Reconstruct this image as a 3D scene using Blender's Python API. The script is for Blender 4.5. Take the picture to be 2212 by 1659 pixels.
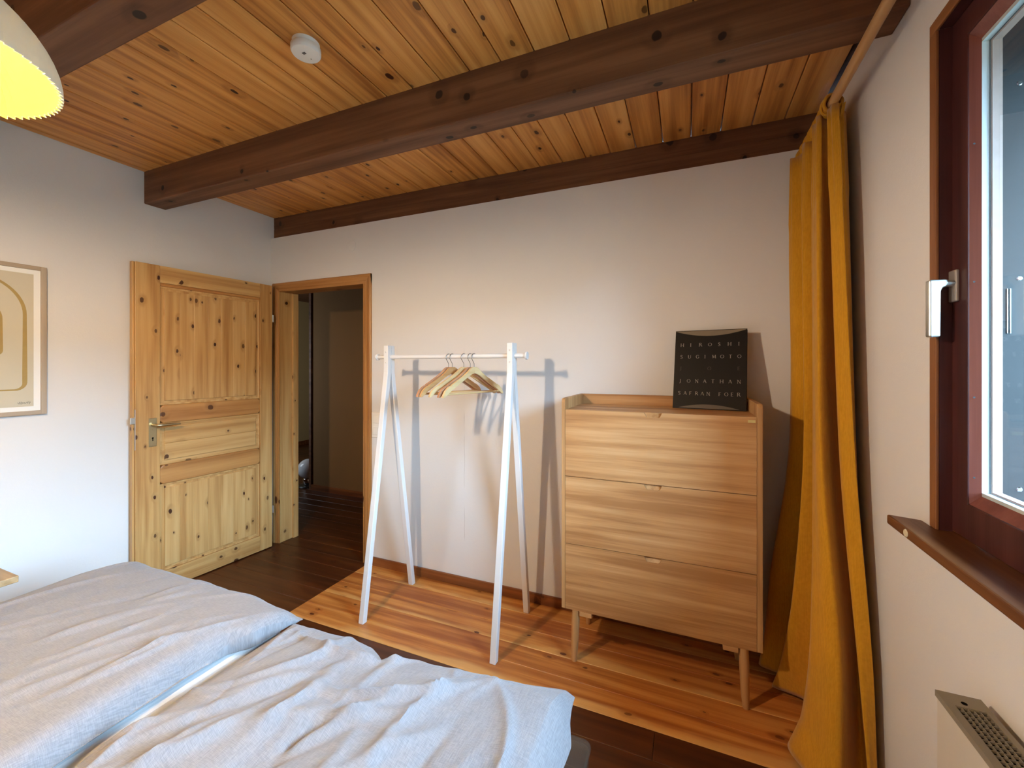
import bpy, math, random
import numpy as np
from mathutils import Vector, Matrix

random.seed(7)
C = bpy.context.scene
for o in list(bpy.data.objects):
    bpy.data.objects.remove(o)

# ------------------------------------------------------------------ camera
CAM_H = 1.37
YAW = 22.768
FPX = 902.38
cd = bpy.data.cameras.new('camera')
cam = bpy.data.objects.new('camera', cd)
C.collection.objects.link(cam)
cam.location = (0, 0, CAM_H)
cam.rotation_euler = (math.pi / 2, 0, math.radians(YAW))
cd.sensor_fit = 'HORIZONTAL'
cd.sensor_width = 36.0
cd.lens = FPX / 2212 * 36.0
cd.shift_y = -(829.5 - 791.3) / 2212
cd.clip_start = 0.02
C.camera = cam

# ------------------------------------------------------------------ sky, light, exposure
C.view_settings.view_transform = 'Standard'
C.view_settings.look = 'None'
C.view_settings.gamma = 1.0
C.view_settings.use_curve_mapping = False
C.view_settings.exposure = 1.0
SKY = 46.0
BULB = 720.0
w = bpy.data.worlds.new('sky')
C.world = w
w.use_nodes = True
bg = w.node_tree.nodes['Background']
bg.inputs[0].default_value = (0.45, 0.72, 1.0, 1)
bg.inputs[1].default_value = SKY

pl = bpy.data.lights.new('window_daylight', 'AREA')
pl.shape = 'RECTANGLE'
pl.size = 1.2
pl.size_y = 1.12
pl.cycles.is_portal = True
po = bpy.data.objects.new('window_daylight', pl)
po.location = (0.645, 0.72, 1.59)
po.rotation_euler = (0, math.radians(90), 0)
C.collection.objects.link(po)

hl = bpy.data.lights.new('hall_daylight', 'AREA')
hl.shape = 'RECTANGLE'
hl.size = 0.9
hl.size_y = 1.1
hl.energy = 10.0
hl.color = (0.80, 0.90, 1.0)
ho = bpy.data.objects.new('hall_daylight', hl)
ho.location = (-5.15, 2.50, 1.35)
ho.rotation_euler = (math.radians(90), 0, 0)
C.collection.objects.link(ho)

C.cycles.max_bounces = 10
C.cycles.diffuse_bounces = 6
C.cycles.transparent_max_bounces = 12
C.cycles.sample_clamp_indirect = 12.0
C.cycles.caustics_reflective = False
C.cycles.caustics_refractive = False
C.cycles.use_denoising = True


# ------------------------------------------------------------------ mesh helpers
class MB:
    def __init__(s):
        s.v = []
        s.f = []

    def add(s, vs, fs):
        n = len(s.v)
        s.v += [tuple(map(float, p)) for p in vs]
        s.f += [tuple(i + n for i in f) for f in fs]
        return s

    def box(s, x0, x1, y0, y1, z0, z1):
        return s.add([(x0, y0, z0), (x1, y0, z0), (x1, y1, z0), (x0, y1, z0), (x0, y0, z1), (x1, y0, z1), (x1, y1, z1), (x0, y1, z1)],
                     [(0, 3, 2, 1), (4, 5, 6, 7), (0, 1, 5, 4), (1, 2, 6, 5), (2, 3, 7, 6), (3, 0, 4, 7)])

    def prism(s, poly, axis, a, b):
        """poly: ccw list of 2-D points in the plane of the two other axes (in xyz order), extruded from a to b."""
        def put(p, t):
            q = list(p)
            q.insert('xyz'.index(axis), t)
            return q
        n = len(poly)
        vs = [put(p, a) for p in poly] + [put(p, b) for p in poly]
        fs = [tuple(range(n))[::-1], tuple(range(n, 2 * n))] + [(i, (i + 1) % n, n + (i + 1) % n, n + i) for i in range(n)]
        if axis == 'y':
            fs = [f[::-1] for f in fs]
        return s.add(vs, fs)

    def tube(s, path, r, n=10, caps=True):
        path = [Vector(p) for p in path]
        rs = r if isinstance(r, (list, tuple)) else [r] * len(path)
        rings = []
        prev = None
        for i, p in enumerate(path):
            if i == 0:
                t = path[1] - p
            elif i == len(path) - 1:
                t = p - path[i - 1]
            else:
                t = (path[i + 1] - p).normalized() + (p - path[i - 1]).normalized()
            t.normalize()
            if prev is None:
                up = Vector((0, 0, 1)) if abs(t.z) < 0.9 else Vector((1, 0, 0))
                a = t.cross(up).normalized()
            else:
                a = (prev - t * prev.dot(t)).normalized()
            prev = a
            b = t.cross(a)
            rings.append([p + (a * math.cos(2 * math.pi * k / n) + b * math.sin(2 * math.pi * k / n)) * rs[i] for k in range(n)])
        vs = [q for ring in rings for q in ring]
        fs = []
        for i in range(len(rings) - 1):
            for k in range(n):
                fs.append((i * n + k, i * n + (k + 1) % n, (i + 1) * n + (k + 1) % n, (i + 1) * n + k))
        if caps:
            fs.append(tuple(range(n))[::-1])
            fs.append(tuple(range((len(rings) - 1) * n, len(rings) * n)))
        return s.add(vs, fs)

    def lathe(s, prof, c, n=32, axis='z', closed=False):
        vs = []
        for (r, h) in prof:
            for k in range(n):
                a = 2 * math.pi * k / n
                p = [r * math.cos(a), r * math.sin(a)]
                p.insert('xyz'.index(axis), h)
                vs.append((p[0] + c[0], p[1] + c[1], p[2] + c[2]))
        fs = []
        m = len(prof)
        for i in range(m - 1):
            for k in range(n):
                fs.append((i * n + k, i * n + (k + 1) % n, (i + 1) * n + (k + 1) % n, (i + 1) * n + k))
        if prof[0][0] > 1e-6 and closed:
            fs.append(tuple(range(n))[::-1])
        if prof[-1][0] > 1e-6 and closed:
            fs.append(tuple(range((m - 1) * n, m * n)))
        return s.add(vs, fs)

    def ring(s, o, i, xo, xi, xb):
        """window-frame ring in the y/z plane: o, i = (y0, y1, z0, z1); front goes from xo (outer) to xi (inner), back at xb."""
        def loop(r, x):
            y0, y1, z0, z1 = r
            return [(x, y0, z0), (x, y1, z0), (x, y1, z1), (x, y0, z1)]
        vs = loop(o, xo) + loop(i, xi) + loop(i, xb) + loop(o, xb)
        fs = []
        for a, b in ((0, 4), (4, 8), (8, 12), (12, 0)):
            for k in range(4):
                fs.append((a + k, a + (k + 1) % 4, b + (k + 1) % 4, b + k))
        return s.add(vs, fs)

    def build(s, name, mat, parent=None, smooth=False, bevel=0, seg=2, local=False, origin=None):
        off = Vector((0, 0, 0))
        if not local:
            if parent is not None:
                off = Vector(parent.get('_w', (0, 0, 0)))
            elif origin is not None:
                off = Vector(origin)
        me = bpy.data.meshes.new(name)
        me.from_pydata([(p[0] - off.x, p[1] - off.y, p[2] - off.z) for p in s.v], [], s.f)
        me.update()
        import bmesh
        bm = bmesh.new()
        bm.from_mesh(me)
        bmesh.ops.recalc_face_normals(bm, faces=bm.faces)
        bm.to_mesh(me)
        bm.free()
        if smooth:
            me.polygons.foreach_set('use_smooth', [True] * len(me.polygons))
        if mat is not None:
            me.materials.append(mat)
        o = bpy.data.objects.new(name, me)
        C.collection.objects.link(o)
        if parent is not None:
            o.parent = parent
            o['_w'] = list(Vector(parent.get('_w', (0, 0, 0))))
        else:
            o.location = off
            o['_w'] = list(off)
        if bevel:
            m = o.modifiers.new('bevel', 'BEVEL')
            m.width = bevel
            m.segments = seg
            m.limit_method = 'ANGLE'
            m.angle_limit = math.radians(50)
        if smooth:
            m = o.modifiers.new('normals', 'WEIGHTED_NORMAL') if bevel else None
            try:
                me.set_sharp_from_angle(angle=math.radians(45))
            except Exception:
                pass
        return o


def tag(o, label, cat, group=None):
    o['label'] = label
    o['category'] = cat
    if group:
        o['group'] = group
    return o


def struct(o):
    o['kind'] = 'structure'
    return o


def empty(name, loc, label=None, cat=None, group=None, rz=0):
    o = bpy.data.objects.new(name, None)
    o.empty_display_size = 0.1
    o.location = loc
    o.rotation_euler = (0, 0, rz)
    o['_w'] = list(loc)
    C.collection.objects.link(o)
    if label:
        tag(o, label, cat, group)
    return o


def smoothstep_pts(P, n):
    """Catmull-Rom resample of a list of control values (numpy k x d) to n samples."""
    P = np.asarray(P, float)
    k = len(P)
    Q = np.vstack([2 * P[0] - P[1], P, 2 * P[-1] - P[-2]])
    t = np.linspace(0, k - 1 - 1e-9, n)
    i = t.astype(int)
    f = (t - i)[:, None]
    a, b, c, d = Q[i], Q[i + 1], Q[i + 2], Q[i + 3]
    return 0.5 * ((2 * b) + (c - a) * f + (2 * a - 5 * b + 4 * c - d) * f ** 2 + (-a + 3 * b - 3 * c + d) * f ** 3)


# ------------------------------------------------------------------ materials
class NT:
    def __init__(s, name):
        s.m = bpy.data.materials.new(name)
        s.m.use_nodes = True
        s.t = s.m.node_tree
        s.b = s.t.nodes['Principled BSDF']
        s.out = s.t.nodes['Material Output']

    def n(s, typ, **kw):
        nd = s.t.nodes.new(typ)
        for k, v in kw.items():
            setattr(nd, k, v)
        return nd

    def link(s, a, b):
        s.t.links.new(a, b)

    def val(s, sock, v):
        if hasattr(v, 'is_output') or isinstance(v, bpy.types.NodeSocket):
            s.t.links.new(v, sock)
        else:
            sock.default_value = v

    def math(s, op, a, b=0.0, c=None, clamp=False):
        nd = s.n('ShaderNodeMath', operation=op)
        nd.use_clamp = clamp
        s.val(nd.inputs[0], a)
        s.val(nd.inputs[1], b)
        if c is not None:
            s.val(nd.inputs[2], c)
        return nd.outputs[0]

    def xyz(s, a, b, c):
        nd = s.n('ShaderNodeCombineXYZ')
        for i, q in enumerate((a, b, c)):
            s.val(nd.inputs[i], q)
        return nd.outputs[0]

    def noise(s, vec, scale=1.0, detail=3.0, rough=0.55):
        nd = s.n('ShaderNodeTexNoise')
        if vec is not None:
            s.link(vec, nd.inputs['Vector'])
        nd.inputs['Scale'].default_value = scale
        nd.inputs['Detail'].default_value = detail
        nd.inputs['Roughness'].default_value = rough
        return nd.outputs['Fac']

    def ramp(s, fac, stops):
        nd = s.n('ShaderNodeValToRGB')
        el = nd.color_ramp.elements
        while len(el) < len(stops):
            el.new(0.5)
        for e, (p, c) in zip(el, stops):
            e.position = p
            e.color = (*c, 1)
        s.val(nd.inputs[0], fac)
        return nd.outputs[0]

    def mix(s, fac, a, b, typ='MIX'):
        nd = s.n('ShaderNodeMix', data_type='RGBA', blend_type=typ)
        s.val(nd.inputs[0], fac)
        for q, k in ((a, 6), (b, 7)):
            if isinstance(q, tuple):
                nd.inputs[k].default_value = (*q, 1)
            else:
                s.link(q, nd.inputs[k])
        return nd.outputs[2]

    def rng(s, x, a, b, c=0.0, d=1.0):
        nd = s.n('ShaderNodeMapRange')
        nd.interpolation_type = 'SMOOTHSTEP'
        for i, q in enumerate((x, a, b, c, d)):
            s.val(nd.inputs[i], q)
        return nd.outputs[0]

    def bump(s, h, dist=0.001, strength=1.0):
        nd = s.n('ShaderNodeBump')
        nd.inputs['Distance'].default_value = dist
        nd.inputs['Strength'].default_value = strength
        s.link(h, nd.inputs['Height'])
        s.link(nd.outputs[0], s.b.inputs['Normal'])

    def setp(s, **kw):
        for k, v in kw.items():
            k = k.replace('_', ' ')
            if isinstance(v, tuple) and len(v) == 3:
                v = (*v, 1)
            s.val(s.b.inputs[k], v)
        return s.m


def plain(name, col, rough=0.6, metal=0.0, spec=0.5, vary=0.06, scale=18.0, bump=0.0, **kw):
    t = NT(name)
    tc = t.n('ShaderNodeTexCoord').outputs['Object']
    nz = t.noise(tc, scale, 4)
    dark = tuple(c * (1 - vary) for c in col)
    lite = tuple(min(1, c * (1 + vary)) for c in col)
    t.setp(Base_Color=t.mix(nz, dark, lite), Roughness=rough, Metallic=metal, Specular_IOR_Level=spec, **kw)
    if bump:
        t.bump(t.noise(tc, scale * 14, 3), bump)
    return t.m


def wood(name, light, mid, dark, axis='x', knot=(0.05, 0.015, 0.006), kd=0.5, kscale=(4.2, 6.5), ksize=0.075, ring=46.0,
         rough=0.45, vary=0.22, contrast=1.0, spec=0.4, fine=1.0, hue=0.0, halo=0.30, sap=None):
    t = NT(name)
    sp = t.n('ShaderNodeSeparateXYZ')
    t.link(t.n('ShaderNodeTexCoord').outputs['Object'], sp.inputs[0])
    ax = {'x': (0, 1, 2), 'y': (1, 0, 2), 'z': (2, 0, 1)}[axis]
    rnd = t.n('ShaderNodeObjectInfo').outputs['Random']
    A = t.math('MULTIPLY_ADD', rnd, 41.7, sp.outputs[ax[0]])
    B = t.math('MULTIPLY_ADD', rnd, 13.3, sp.outputs[ax[1]])
    Cc = t.math('MULTIPLY_ADD', rnd, 7.9, sp.outputs[ax[2]])
    T = t.math('MULTIPLY_ADD', Cc, 0.62, B)
    # knots
    vo = t.n('ShaderNodeTexVoronoi', voronoi_dimensions='2D', feature='F1')
    vo.inputs['Scale'].default_value = 1.0
    vo.inputs['Randomness'].default_value = 1.0
    wob = t.noise(t.xyz(t.math('MULTIPLY', A, 30), t.math('MULTIPLY', T, 30), 0.0), 1.0, 2)
    T2 = t.math('MULTIPLY_ADD', wob, 0.012, T)
    t.link(t.xyz(t.math('MULTIPLY', A, kscale[0]), t.math('MULTIPLY', T2, kscale[1]), 0.0), vo.inputs['Vector'])
    d = vo.outputs['Distance']
    sc = t.n('ShaderNodeSeparateColor')
    t.link(vo.outputs['Color'], sc.inputs[0])
    has = t.math('LESS_THAN', sc.outputs[0], kd)
    size = t.math('MULTIPLY_ADD', sc.outputs[1], ksize * 0.85, ksize * 0.45)
    core = t.math('MULTIPLY', t.rng(d, t.math('MULTIPLY', size, 0.75), size, 1.0, 0.0), has)
    core_d = t.math('MULTIPLY', core, t.math('MULTIPLY_ADD', sc.outputs[2], 0.3, 0.7))
    hal = t.math('MULTIPLY', t.rng(d, size, t.math('MULTIPLY', size, 3.2), 1.0, 0.0), has)
    # grain
    warp = t.noise(t.xyz(t.math('MULTIPLY', A, 0.75), t.math('MULTIPLY', B, 4.0), t.math('MULTIPLY', Cc, 4.0)), 1.0, 2)
    ph = t.math('MULTIPLY', T, ring)
    ph = t.math('MULTIPLY_ADD', warp, 9.0, ph)
    ph = t.math('MULTIPLY_ADD', hal, 1.6, ph)
    rg = t.math('MULTIPLY_ADD', t.math('SINE', t.math('MULTIPLY', ph, 2.2)), 0.5, 0.5)
    streak = t.noise(t.xyz(t.math('MULTIPLY', A, 0.9), t.math('MULTIPLY', B, 26.0), t.math('MULTIPLY', Cc, 26.0)), 1.0, 4, 0.6)
    fib = t.noise(t.xyz(t.math('MULTIPLY', A, 7.0), t.math('MULTIPLY', B, 330.0), t.math('MULTIPLY', Cc, 330.0)), 1.0, 2)
    g = t.math('MULTIPLY', t.rng(streak, 0.28, 0.72), 0.58)
    g = t.math('MULTIPLY_ADD', rg, 0.22, g)
    g = t.math('MULTIPLY_ADD', fib, 0.22 * fine, g)
    g = t.math('MULTIPLY_ADD', t.math('SUBTRACT', g, 0.5), contrast, 0.5)
    g = t.math('MULTIPLY_ADD', t.math('SUBTRACT', rnd, 0.5), vary, g)
    col = t.ramp(g, [(0.1, light), (0.5, mid), (0.92, dark)])
    if sap:
        yy = t.math('MULTIPLY', sp.outputs[ax[1]], t.math('SUBTRACT', t.math('MULTIPLY', t.math('GREATER_THAN', t.math('FRACT', t.math('MULTIPLY', rnd, 9.7)), 0.5), 2.0), 1.0))
        sn = t.noise(t.xyz(t.math('MULTIPLY', A, 1.6), t.math('MULTIPLY', B, 6.0), 0.0), 1.0, 3)
        sv = t.rng(t.math('MULTIPLY_ADD', t.math('SUBTRACT', sn, 0.5), 0.22, yy), 0.018, 0.060)
        sv = t.math('MULTIPLY', sv, t.math('GREATER_THAN', t.math('FRACT', t.math('MULTIPLY', rnd, 3.37)), 0.4))
        col = t.mix(t.math('MULTIPLY', sv, 0.55), col, sap)
    col = t.mix(t.math('MULTIPLY', hal, halo), col, tuple(0.55 * m + 0.1 * k for m, k in zip(dark, knot)))
    col = t.mix(core_d, col, knot)
    if hue:
        hs = t.n('ShaderNodeHueSaturation')
        t.link(col, hs.inputs['Color'])
        r2 = t.math('FRACT', t.math('MULTIPLY', rnd, 17.31))
        t.link(t.math('MULTIPLY_ADD', r2, hue, 0.5 - hue * 0.5), hs.inputs['Hue'])
        t.link(t.math('MULTIPLY_ADD', t.math('FRACT', t.math('MULTIPLY', rnd, 5.77)), 0.5, 0.75), hs.inputs['Value'])
        col = hs.outputs[0]
    t.setp(Base_Color=col, Roughness=t.math('MULTIPLY_ADD', streak, 0.15, rough - 0.07), Specular_IOR_Level=spec)
    t.bump(t.math('ADD', t.math('MULTIPLY', fib, 0.4), rg), 0.0004, 0.5)
    return t.m


def plaster(name, col, crack=False):
    t = NT(name)
    geo = t.n('ShaderNodeNewGeometry')
    pos = geo.outputs['Position']
    n1 = t.noise(pos, 1.4, 4)
    n2 = t.noise(pos, 60, 4, 0.65)
    n3 = t.noise(pos, 260, 2)
    c = t.mix(n1, tuple(q * 0.955 for q in col), col)
    h = t.math('MULTIPLY_ADD', n3, 0.5, n2)
    if crack:
        sp = t.n('ShaderNodeSeparateXYZ')
        t.link(pos, sp.inputs[0])
        wv = t.math('SUBTRACT', t.noise(pos, 9, 4), 0.5)
        dx = t.math('ABSOLUTE', t.math('MULTIPLY_ADD', wv, 0.012, t.math('ADD', sp.outputs[0], 1.284)))
        m = t.math('MULTIPLY', t.rng(dx, 0.0008, 0.0022, 1, 0), t.rng(t.noise(pos, 5, 2), 0.42, 0.6))
        m = t.math('MULTIPLY', m, t.rng(sp.outputs[2], 1.45, 1.6, 1, 0))
        c = t.mix(t.math('MULTIPLY', m, 0.35), c, (0.35, 0.31, 0.28))
        h = t.math('MULTIPLY_ADD', m, -1.2, h)
    t.setp(Base_Color=c, Roughness=0.85, Specular_IOR_Level=0.2)
    t.bump(h, 0.0009, 0.55)
    return t.m


M = {}
WALL = (0.76, 0.745, 0.725)
M['wall'] = plaster('plaster_wall', WALL)
M['wall_crack'] = plaster('plaster_wall_back', WALL, True)
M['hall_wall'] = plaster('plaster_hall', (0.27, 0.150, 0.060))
M['ceil'] = wood('ceiling_pine', (0.84, 0.43, 0.125), (0.71, 0.315, 0.076), (0.42, 0.150, 0.032), 'y', knot=(0.040, 0.008, 0.003), kd=0.62, kscale=(4.6, 8.0), ksize=0.080, ring=24, rough=0.42, vary=0.28, contrast=1.0)
M['beam'] = wood('beam_stained', (0.215, 0.094, 0.042), (0.155, 0.062, 0.026), (0.090, 0.033, 0.014), 'x', knot=(0.014, 0.006, 0.003), kd=0.7, kscale=(4.4, 6.5), ksize=0.09, ring=26, rough=0.6, vary=0.1)
M['floor_new'] = wood('floor_larch_light', (0.62, 0.29, 0.075), (0.49, 0.185, 0.040), (0.32, 0.092, 0.018), 'x', knot=(0.10, 0.02, 0.006), kd=0.45, kscale=(4.2, 8.0), ksize=0.06, ring=30, rough=0.36, vary=0.55, contrast=1.15, sap=(0.74, 0.44, 0.15))
M['floor_old'] = wood('floor_larch_dark', (0.105, 0.030, 0.007), (0.072, 0.019, 0.0045), (0.044, 0.011, 0.003), 'x', knot=(0.03, 0.01, 0.005), kd=0.2, kscale=(3.0, 6.5), ksize=0.06, ring=36, rough=0.34, vary=0.3)
M['base'] = wood('baseboard_wood', (0.30, 0.105, 0.030), (0.22, 0.072, 0.020), (0.13, 0.036, 0.010), 'x', kd=0.2, rough=0.45)
PINE = dict(knot=(0.045, 0.010, 0.004), rough=0.40, halo=0.28)
PL, PM, PD = (0.66, 0.415, 0.170), (0.57, 0.330, 0.118), (0.41, 0.200, 0.060)
M['pine_z'] = wood('door_pine_upright', PL, PM, PD, 'z', kd=0.72, kscale=(5.0, 9.0), ksize=0.070, ring=40, **PINE)
M['pine_x'] = wood('door_pine_level', PL, PM, PD, 'x', kd=0.8, kscale=(5.2, 9.0), ksize=0.085, ring=34, **PINE)
M['pine_rail'] = wood('door_pine_rail', (0.56, 0.290, 0.095), (0.47, 0.220, 0.066), (0.33, 0.130, 0.034), 'x', kd=0.7, kscale=(5.0, 9.0), ksize=0.08, ring=32, **PINE)
M['pine_case_x'] = wood('casing_pine_level', (0.50, 0.250, 0.080), (0.42, 0.190, 0.054), (0.30, 0.115, 0.030), 'x', kd=0.5, kscale=(3.4, 8.0), ksize=0.09, ring=34, **PINE)
M['pine_case_z'] = wood('casing_pine_upright', (0.52, 0.265, 0.086), (0.44, 0.205, 0.060), (0.31, 0.125, 0.034), 'z', kd=0.5, kscale=(3.4, 8.0), ksize=0.09, ring=34, **PINE)
OK = dict(kd=-1.0, rough=0.48, ring=10, fine=1.5, contrast=1.35)
M['oak_x'] = wood('oak_veneer_level', (0.60, 0.355, 0.165), (0.51, 0.275, 0.110), (0.37, 0.175, 0.062), 'x', vary=0.08, **OK)
M['oak_z'] = wood('oak_veneer_upright', (0.60, 0.365, 0.165), (0.51, 0.285, 0.115), (0.38, 0.19, 0.070), 'z', vary=0.08, **OK)
M['oak_y'] = wood('oak_veneer_deep', (0.58, 0.36, 0.17), (0.49, 0.28, 0.12), (0.36, 0.185, 0.07), 'y', vary=0.08, **OK)
M['stand'] = wood('pale_pine', (0.50, 0.36, 0.20), (0.44, 0.30, 0.155), (0.35, 0.22, 0.10), 'x', kd=0.3, rough=0.5)
M['win_trim'] = wood('window_trim_wood', (0.36, 0.165, 0.065), (0.29, 0.120, 0.044), (0.19, 0.068, 0.024), 'z', kd=-1.0, ring=30, rough=0.4)
M['win_red'] = wood('window_red_stain', (0.085, 0.024, 0.022), (0.064, 0.017, 0.016), (0.040, 0.010, 0.010), 'z', kd=-1.0, ring=20, rough=0.42)
M['win_bead'] = wood('window_bead_stain', (0.26, 0.095, 0.075), (0.21, 0.07, 0.055), (0.15, 0.045, 0.035), 'z', kd=-1.0, ring=20, rough=0.35)
M['sill'] = wood('sill_wood', (0.20, 0.078, 0.025), (0.150, 0.053, 0.016), (0.100, 0.031, 0.009), 'y', kd=-1.0, ring=24, rough=0.4)
M['frame_wood'] = wood('picture_frame_wood', (0.47, 0.385, 0.29), (0.40, 0.32, 0.235), (0.31, 0.24, 0.17), 'z', kd=-1.0, ring=30, rough=0.5)
M['rod'] = wood('rod_wood', (0.60, 0.34, 0.14), (0.52, 0.28, 0.105), (0.40, 0.19, 0.065), 'y', kd=-1.0, ring=30, rough=0.4)
M['rack'] = plain('white_lacquer', (0.76, 0.76, 0.755), 0.38, vary=0.02)
M['white'] = plain('white_plastic', (0.84, 0.82, 0.76), 0.45, vary=0.02)
M['cover'] = plain('painted_cover', WALL, 0.6, vary=0.02)
M['slot_shade'] = plain('painted_slot_shade', (0.008, 0.007, 0.006), 0.9, spec=0.0)  # near-black colour stands in for shade in gaps, holes and slots
M['sheet'] = plain('white_sheet', (0.56, 0.58, 0.60), 0.85, vary=0.03, bump=0.0004)
M['brass'] = plain('satin_brass', (0.56, 0.46, 0.26), 0.32, metal=1.0, vary=0.05)
M['brass_plate'] = plain('brass_plate', (0.72, 0.58, 0.24), 0.35, metal=0.6, vary=0.05)
M['steel'] = plain('steel_wire', (0.30, 0.30, 0.30), 0.3, metal=1.0)
M['chrome'] = plain('chrome', (0.70, 0.70, 0.70), 0.1, metal=1.0, vary=0.01)
M['satin'] = plain('satin_nickel', (0.72, 0.75, 0.72), 0.28, metal=0.9, vary=0.03)
M['rosette'] = plain('rosette_metal', (0.52, 0.47, 0.43), 0.4, metal=0.7, vary=0.05)
M['black'] = plain('black_metal', (0.012, 0.012, 0.012), 0.35)
M['rad_white'] = plain('radiator_enamel', (0.60, 0.55, 0.47), 0.45, vary=0.03)
M['rad_grey'] = plain('radiator_grey', (0.235, 0.20, 0.15), 0.5, vary=0.08)
M['grey_panel'] = plain('grey_board', (0.009, 0.0115, 0.0115), 0.7, vary=0.25, scale=12)
M['alu'] = plain('spacer_aluminium', (0.50, 0.56, 0.56), 0.45, metal=0.0, vary=0.04)
M['gasket'] = plain('black_gasket', (0.01, 0.01, 0.012), 0.7)
M['outer_wood'] = plain('pale_outer_bead', (0.40, 0.31, 0.27), 0.7, vary=0.15, scale=40)
M['globe'] = plain('opal_globe', (0.80, 0.81, 0.82), 0.12, vary=0.01)
M['mat_board'] = plain('white_mat_board', (0.83, 0.83, 0.80), 0.9, vary=0.01)
M['print'] = plain('beige_print', (0.58, 0.535, 0.415), 0.9, vary=0.05, scale=5)
M['print_line'] = plain('ochre_ink', (0.40, 0.285, 0.105), 0.9, vary=0.12, scale=30)
M['ink'] = plain('black_ink', (0.06, 0.06, 0.055), 0.9)
M['book'] = plain('book_black_cover', (0.010, 0.007, 0.005), 0.5, spec=0.18, vary=0.15)
M['book_band'] = plain('book_grey_band', (0.20, 0.155, 0.10), 0.45, vary=0.1)
M['book_ink'] = plain('book_grey_letters', (0.30, 0.27, 0.23), 0.6)
M['book_dim'] = plain('book_dim_letters', (0.05, 0.035, 0.025), 0.6)
M['pages'] = plain('book_pages', (0.55, 0.5, 0.42), 0.9)
M['cord'] = plain('white_cord', (0.75, 0.74, 0.70), 0.6)
M['hill'] = plain('dark_hillside', (0.040, 0.045, 0.032), 0.95, vary=0.5, scale=0.4)
M['ground'] = plain('garden_ground', (0.09, 0.09, 0.075), 0.95, vary=0.3, scale=0.8)
M['eave'] = plain('eave_boards', (0.20, 0.10, 0.05), 0.7)


def fabric(name, a, b, weave=900.0, bump=0.0006, rough=0.95, sheen=0.15, slub=True):
    t = NT(name)
    sp = t.n('ShaderNodeSeparateXYZ')
    t.link(t.n('ShaderNodeTexCoord').outputs['Object'], sp.inputs[0])
    x, y, z = sp.outputs
    th1 = t.noise(t.xyz(t.math('MULTIPLY', x, weave * 0.6), t.math('MULTIPLY', y, 45.0), t.math('MULTIPLY', z, 14.0)), 1.0, 2)
    th2 = t.noise(t.xyz(t.math('MULTIPLY', x, 60.0), t.math('MULTIPLY', y, weave * 0.6), t.math('MULTIPLY', z, 60.0)), 1.0, 2)
    big = t.noise(t.xyz(x, y, z), 7.0, 3)
    f = t.math('MULTIPLY_ADD', th2, 0.5, t.math('MULTIPLY', th1, 0.5))
    f = t.rng(f, 0.34, 0.66)
    f = t.math('MULTIPLY_ADD', big, 0.3, t.math('MULTIPLY', f, 0.7))
    t.setp(Base_Color=t.mix(f, a, b), Roughness=rough, Specular_IOR_Level=0.15, Sheen_Weight=sheen)
    t.bump(f, bump, 0.5)
    return t.m


M['duvet'] = fabric('grey_linen', (0.185, 0.178, 0.192), (0.300, 0.288, 0.298), weave=1500, bump=0.0003)
M['curtain'] = fabric('mustard_velvet', (0.50, 0.225, 0.010), (0.62, 0.300, 0.018), weave=700, sheen=0.25)


def glassmat():
    t = NT('window_glass')
    tr = t.n('ShaderNodeBsdfTransparent')
    gl = t.n('ShaderNodeBsdfGlossy')
    gl.inputs['Roughness'].default_value = 0.02
    ge = t.n('ShaderNodeNewGeometry')
    dt = t.n('ShaderNodeVectorMath', operation='DOT_PRODUCT')
    t.link(ge.outputs['Normal'], dt.inputs[0])
    t.link(ge.outputs['Incoming'], dt.inputs[1])
    k = t.math('POWER', t.math('SUBTRACT', 1.0, t.math('ABSOLUTE', dt.outputs['Value']), clamp=True), 5.0)
    mx = t.n('ShaderNodeMixShader')
    t.link(t.math('MULTIPLY_ADD', k, 0.9, 0.04), mx.inputs[0])
    t.link(tr.outputs[0], mx.inputs[1])
    t.link(gl.outputs[0], mx.inputs[2])
    t.link(mx.outputs[0], t.out.inputs['Surface'])
    return t.m


M['glass'] = glassmat()


def clearbox():
    t = NT('milky_plastic')
    tr = t.n('ShaderNodeBsdfTransparent')
    tr.inputs[0].default_value = (0.86, 0.84, 0.80, 1)
    mx = t.n('ShaderNodeMixShader')
    mx.inputs[0].default_value = 0.10
    t.setp(Base_Color=(0.42, 0.36, 0.29), Roughness=0.25)
    t.link(tr.outputs[0], mx.inputs[1])
    t.link(t.b.outputs[0], mx.inputs[2])
    t.link(mx.outputs[0], t.out.inputs['Surface'])
    return t.m


M['clear'] = clearbox()


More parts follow.
